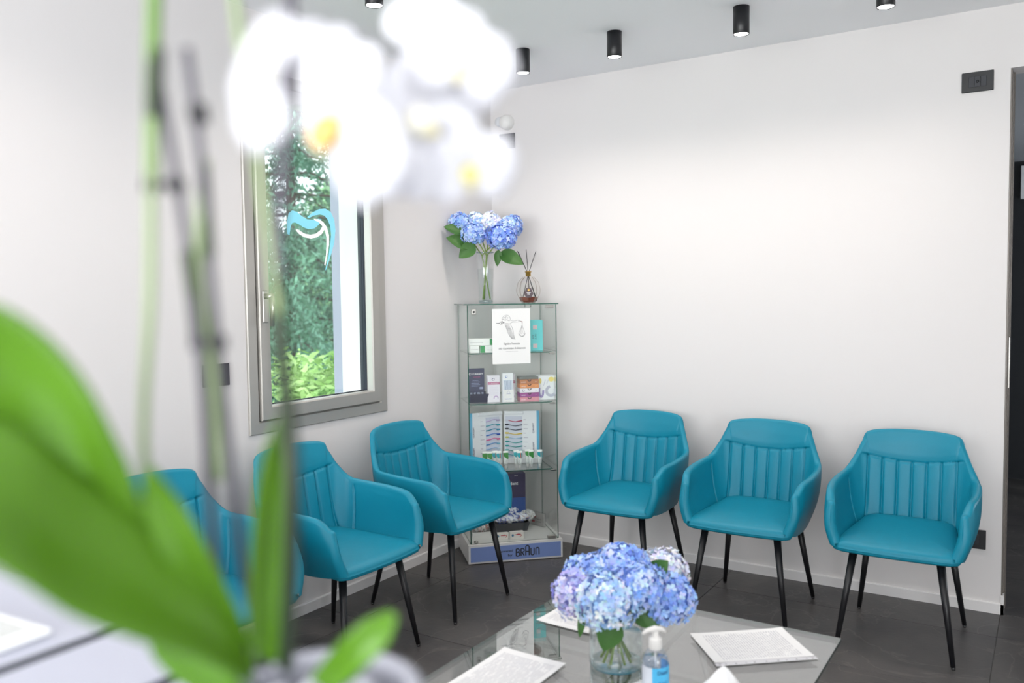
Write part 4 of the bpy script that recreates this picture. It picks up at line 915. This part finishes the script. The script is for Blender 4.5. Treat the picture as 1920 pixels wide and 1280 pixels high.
# sanitiser
sp_ = at(1229, 1322, 1); _d = (TZ-CZ)/(sp_.z-CZ); sp_ = Vector((CX, CY, CZ))+(sp_-Vector((CX, CY, CZ)))*_d; sp_.z = TZ+.003
sn = thing('sanitiser_bottle', 'clear hand sanitiser pump bottle with blue label on coffee table', 'bottle', sp_, YAW+R(12))
MB().lathe([(0, 0), (.030, 0), (.0335, .004), (.034, .02), (.034, .115), (.031, .130), (.020, .142), (.0145, .146), (.0145, .152)], 36).build('bottle_body', glass('bottle_plastic', (.94, .96, .99), .07), sn)
MB().lathe([(0, .002), (.0325, .004), (.0325, .112), (.030, .122), (0, .122)], 32).build('gel', glass('sanitiser_gel', (.86, .91, .97), .04, .05), sn)
rsl = []
for z in (.018, .108): rsl.append([(.0346*cos(a), .0346*sin(a), z) for a in [R(-125+k*10) for k in range(18)]])
lb_ = MB().rings(rsl, closed=False).build('blue_label', mat('label_blue', '4fb9ea', .4), sn)
rsl = []
for z in (.018, .108): rsl.append([(.0347*cos(a), .0347*sin(a), z) for a in [R(-125-k*10) for k in range(7)]])
MB().rings(rsl, closed=False).build('pale_label', mat('label_pale', 'd6dce8', .4), sn)
def wraptext(s_, a0, z, wd, ht):
    mb = MB().text(s_, 0, z, wd, ht, 0, bold=.02)
    mb.v = [Vector((.0352*cos(R(a0)+v.x/.035), .0352*sin(R(a0)+v.x/.035), v.z)) for v in mb.v]; return mb
wraptext('Disinf', -78, .096, .030, .010).build('label_text', mat('label_navy', '1b4f8c', .5), lb_)
tm = MB()
for k, z in enumerate((.072, .067, .062, .054, .048, .042)):
    q = wraptext('gel mani igiene', -76, z, .022 if k % 2 else .028, .0032); tm.add(q.v, q.f)
tm.build('label_small_text', mat('label_navy', ''), lb_)
MB().lathe([(.016, .146), (.017, .148), (.017, .172), (.0155, .174), (.010, .176), (.0085, .190), (0, .190)], 28).build('pump_collar', M_white, sn)
MB().tube([(-.034, 0, .186), (-.020, 0, .194), (.0, 0, .197), (.016, 0, .194), (.030, 0, .184)], [.004, .0075, .0095, .008, .005], 12, flat=.7).build('pump_head', M_white, sn)
MB().tube([(0, 0, .15), (.002, .002, .02)], .0025, 8).build('dip_tube', M_white, sn)
# tissue box
tb_ = thing('tissue_box', 'white tissue box with a folded white tissue standing up', 'tissue box', (2.235, -2.36, TZ+.001), R(28))
MB().box(-.11, -.055, 0, .11, .055, .045, bev=.003).build('box_body', mat('tissue_card', 'e9ebee', .6), tb_)
rs = []
for i in range(13):
    t = i/12; wv = .058*(1-t)**.8+.004; row = []
    for j in range(16):
        a = 2*pi*j/16; f = 1+.22*sin(5*a+3*t); row.append((cos(a)*wv*f+.012*t, sin(a)*wv*.42*f, .045+.085*t))
    rs.append(row)
MB().rings(rs).build('tissue', mat('tissue_paper', 'f6f7f9', .9), tb_)

# ------------------------------------------------------------------ reception counter, tablet
DZc = 1.10
rc = thing('reception_counter', 'white reception counter with black inlay strips in the foreground', 'counter', (1.8, -4.2, 0))
def rb(x0, y0, z0, x1, y1, z1, nm, mt, bev=.002): MB().box(x0-1.8, y0+4.2, z0, x1-1.8, y1+4.2, z1, bev=bev).build(nm, mt, rc)
M_ctr = mat('counter_white', 'b4b7c6', .35); yf = -3.755; yb = -4.75
rb(.95, yb, DZc-.04, 2.024, yf, DZc, 'counter_top', M_ctr); rb(2.040, yb, DZc-.04, 2.188, yf, DZc, 'counter_top', M_ctr); rb(2.204, yb, DZc-.04, 2.80, yf-.0, DZc, 'counter_top', M_ctr)
rb(2.024, yb, DZc-.04, 2.040, yf, DZc+.0005, 'inlay_strip', M_rub, .0004); rb(2.188, yb, DZc-.04, 2.204, yf, DZc+.0005, 'inlay_strip', M_rub, .0004)
rb(1.0, yb+.05, 0, 2.75, yf-.05, DZc-.04, 'counter_body', M_white)
tp = thing('tablet', 'white framed tablet lying on the reception counter', 'tablet', (1.905, -3.885, DZc+.001), R(4))
MB().box(-.088, -.036, 0, .088, .036, .008, bev=.003).build('tablet_case', mat('tablet_white', 'f6f8fa', .3), tp)
MB().box(-.07, -.024, .008, .07, .024, .0085).build('screen', mat('screen_grey', 'c9cccb', .2), tp)

# ------------------------------------------------------------------ orchid in the foreground
OD = .56
pot_c = at(600, 1296, OD); pot_r = .066
op = thing('orchid', 'white moth orchid in a round pot, blurred in the foreground', 'orchid', (pot_c.x, pot_c.y, DZc+.001))
OB = Vector((pot_c.x, pot_c.y, DZc+.001)); ph = pot_c.z-OB.z
MB().lathe([(0, 0), (.045, 0), (.050, .006), (pot_r, ph-.006), (pot_r+.002, ph), (pot_r-.002, ph+.002), (pot_r-.009, ph+.001), (pot_r-.010, ph-.004), (pot_r-.011, ph-.03)], 40).build('pot', mat('grey_ceramic', 'a9aab6', .2), op)
MB().lathe([(pot_r-.011, ph-.026), (.03, ph-.016), (0, ph-.012)], 32).build('potting_bark', mat('dark_bark', '2a2420', .9, bump=(120, 1, .01)), op)
for k in range(14):
    a = k*2.4; rr = .012+.028*((k*37) % 10)/10; rad = .007+.005*((k*13) % 5)/5
    MB().lathe([(0, -rad), (rad*.8, -rad*.6), (rad, 0), (rad*.8, rad*.6), (0, rad)], 8, M=Matrix.Translation((cos(a)*rr, sin(a)*rr, ph-.010))).build('pebble', mat('pale_pebble', 'c9ccd6', .35), op)
def L3(px, py, d): return at(px, py, d)-OB
def orleaf(pts, ws, nrm, mt, fold=.25):
    n = 28; P = [tuple(L3(*p)) for p in pts]; rs = []; nrm = Vector(nrm)
    for i in range(n+1):
        t = i/n*(len(P)-1); c = Vector(catmull(P, t)); c2 = Vector(catmull(P, min(t+.05, len(P)-1))); c1 = Vector(catmull(P, max(t-.05, 0))); d = (c2-c1).normalized()
        e = d.cross(nrm).normalized(); up = e.cross(d).normalized(); wv = max(.0006, catmull([(x,) for x in ws], t)[0])
        top = [c+e*wv*k-up*wv*fold*(1-abs(k))+up*.0012 for k in (-1, -.75, -.5, -.25, 0, .25, .5, .75, 1)]
        bot = [c+e*wv*k-up*wv*fold*(1-abs(k))-up*.0012 for k in (1, .75, .5, .25, 0, -.25, -.5, -.75, -1)]
        rs.append(top+bot)
    MB().rings(rs).build('leaf', mt, op)
def leafy(name, c, rough, tr):
    mt = mat(name, c, rough); b = mt.node_tree.nodes['Principled BSDF']; N = mt.node_tree.nodes; L = mt.node_tree.links
    t_ = N.new('ShaderNodeBsdfTranslucent'); t_.inputs[0].default_value = srgb(c); mx = N.new('ShaderNodeMixShader'); mx.inputs[0].default_value = tr
    out = [n for n in N if n.type == 'OUTPUT_MATERIAL'][0]; L.new(b.outputs[0], mx.inputs[1]); L.new(t_.outputs[0], mx.inputs[2]); L.new(mx.outputs[0], out.inputs[0]); return mt
M_ol = leafy('orchid_leaf', '578422', .25, .17); M_ow = leafy('orchid_petal', 'e2e2e8', .6, .3)
tocam = tuple(-CF)
orleaf([(-160, 560, .40), (-60, 640, .42), (40, 760, .44), (120, 900, .46), (220, 1040, .49), (440, 1230, .55)], [.004, .026, .034, .034, .026, .010], (-CF+Vector((0, 0, .3))), M_ol)
orleaf([(-260, 800, .38), (-100, 860, .40), (40, 940, .42), (170, 1030, .45), (300, 1110, .48), (400, 1180, .51), (480, 1260, .55)], [.004, .030, .034, .036, .030, .020, .010], (-CF*.7+Vector((0, 0, .8))), M_ol)
orleaf([(282, 880, .47), (300, 940, .48), (345, 1040, .49), (400, 1140, .52), (460, 1240, .55)], [.002, .010, .014, .013, .008], tocam, M_ol)
orleaf([(532, 770, .50), (526, 850, .505), (518, 960, .51), (508, 1090, .53), (496, 1250, .55)], [.001, .0105, .014, .014, .010], (-CF+CR*.8), M_ol, .5)
orleaf([(738, 1150, .53), (705, 1185, .535), (655, 1232, .54), (600, 1290, .555)], [.003, .0105, .0115, .009], tocam, M_ol)
orleaf([(292, 1178, .50), (320, 1205, .505), (365, 1250, .52), (440, 1310, .54)], [.003, .013, .014, .009], tocam, M_ol)
M_os = mat('orchid_stem', '567a2c', .5); M_osd = mat('orchid_stem_dark', '14240a', .5); M_stick = mat('support_stick', '45414d', .5); M_clip = mat('support_clip', '15151b', .5); M_osp = mat('pale_stem', '7f9068', .5)
def stem(pts, r_, mt, nm='stem'):
    P = [tuple(L3(*p)) for p in pts]; n = 24; MB().tube([catmull(P, i/n*(len(P)-1)) for i in range(n+1)], r_, 8).build(nm, mt, op)
stem([(480, 1250, .55), (330, 1080, .52), (278, 900, .50), (270, 780, .495), (282, 560, .49), (284, 300, .485), (290, 60, .48), (292, -120, .47)], .0030, M_osp)
stem([(285, 330, .487), (286, 160, .483), (291, -60, .474)], .0042, M_os)
stem([(288, 220, .485), (290, 150, .483), (292, 90, .481)], .0050, M_osd, 'node_sheath')
stem([(490, 1250, .55), (415, 1100, .53), (392, 900, .515), (378, 700, .50), (352, 480, .495), (325, 300, .49), (296, 150, .485)], .0027, M_stick, 'support_stick')
stem([(370, 640, .50), (360, 540, .497), (350, 470, .495)], .0038, M_osd, 'node_sheath')
stem([(500, 1250, .56), (462, 1100, .54), (440, 930, .525), (412, 680, .51), (392, 480, .50), (372, 260, .49), (350, 90, .485)], .0027, M_stick, 'support_stick')
stem([(392, 480, .499), (386, 390, .497), (380, 300, .494)], .0036, M_osd, 'node_sheath')
stem([(410, 900, .52), (398, 700, .508), (372, 520, .50), (378, 380, .497), (384, 300, .494)], .0032, M_osp)
stem([(522, 590, .500), (508, 470, .497), (488, 340, .494), (470, 200, .49), (445, 40, .48), (430, -120, .47)], .0028, M_osp)
stem([(536, 1250, .525), (545, 1050, .495), (545, 850, .485), (528, 650, .505), (520, 520, .50)], .0048, M_osd)
stem([(520, 540, .50), (520, 440, .497), (530, 330, .493), (540, 150, .485), (545, -40, .475), (560, -200, .47)], .0036, M_stick)
for (a, b, y, d) in ((284, 330, 347, .488), (372, 410, 642, .503)):
    stem([(a-6, y, d), ((a+b)/2, y-2, d), (b+6, y, d)], .0016, M_clip, 'support_clip')
    for x in (a, b): stem([(x, y-13, d), (x, y, d), (x, y+13, d)], .0050, M_clip, 'support_clip')
stem([(370, 198, .489), (372, 214, .489), (374, 230, .489)], .0056, M_clip, 'support_clip')
def flower(px, py, d, rad, tilt, roll, lipc, seed):
    rng = random.Random(seed); c = L3(px, py, d); nz = (-CF+CR*tilt[0]+CU*tilt[1]).normalized(); ax = CR.copy(); ax = (ax-nz*ax.dot(nz)).normalized(); ay = nz.cross(ax)
    rot = Matrix.Rotation(roll, 3, nz); ax = rot @ ax; ay = rot @ ay
    lipm = MB()
    lipm.rings([[c+ax*(rad*(w_*cos(a)))+ay*(rad*(o_+h_*sin(a)))+nz*rad*z_ for a in [2*pi*k/12 for k in range(12)]] for w_, h_, o_, z_ in ((.04, .04, .05, .0), (.13, .12, 0, .05), (.20, .16, -.06, .14), (.14, .12, -.12, .24), (.03, .03, -.16, .30))], col=srgb(lipc))
    lipm.rings([[c+ax*(rad*(w_*cos(a)))+ay*(rad*(o_+h_*sin(a)))+nz*rad*z_ for a in [2*pi*k/10 for k in range(10)]] for w_, h_, o_, z_ in ((.06, .03, -.10, .10), (.12, .05, -.24, .16), (.05, .03, -.36, .16))], col=srgb('e9e2c0'))
    f = lipm.build('flower', vcol('orchid_lip', .5), op)
    def pet(ang, L_, W_, nm, cup=.12):
        d_ = ax*cos(ang)+ay*sin(ang); e = nz.cross(d_); rs = []; n = 12
        for i in range(n+1):
            t = i/n; wv = W_*rad*(max(0, 1-abs(2*t**.85-1)**2.4))**.5*.5+.0006; base = c+d_*rad*L_*(.03+t*.97)+nz*rad*(cup*sin(pi*t)-.10*t*t)
            top = [base+e*wv*k+nz*rad*(-.10*k*k*W_+.012*sin(9*t+5*k))+nz*.0004 for k in (-1, -.8, -.6, -.3, 0, .3, .6, .8, 1)]
            rs.append(top+[p-nz*.0008 for p in reversed(top)])
        MB().rings(rs).build(nm, M_ow, f)
    pet(R(90), .95, .62, 'sepal'); pet(R(215), .92, .58, 'sepal'); pet(R(325), .92, .58, 'sepal'); pet(R(12), 1.0, 1.05, 'petal'); pet(R(168), 1.0, 1.05, 'petal')
flower(635, 236, .47, .053, (-1.1, -.35), R(-35), 'd0a058', 1)
flower(864, 118, .49, .034, (.1, -.1), R(-12), 'ece8c0', 2)
flower(880, 318, .50, .031, (.15, -.45), R(4), 'cfc680', 3)
flower(775, 232, .50, .049, (0, .1), R(60), 'f4f2e4', 4)
flower(795, 30, .49, .024, (0, .3), R(20), 'f4f2e4', 5)
flower(492, 150, .35, .030, (-.9, .1), R(80), 'f0f0e8', 6)
flower(610, 110, .50, .030, (.2, .2), R(-30), 'f4f2e4', 7)
stem([(560, -200, .47), (640, -190, .47), (760, -60, .50), (840, 60, .52), (880, 200, .53), (890, 290, .52)], .0022, M_os)
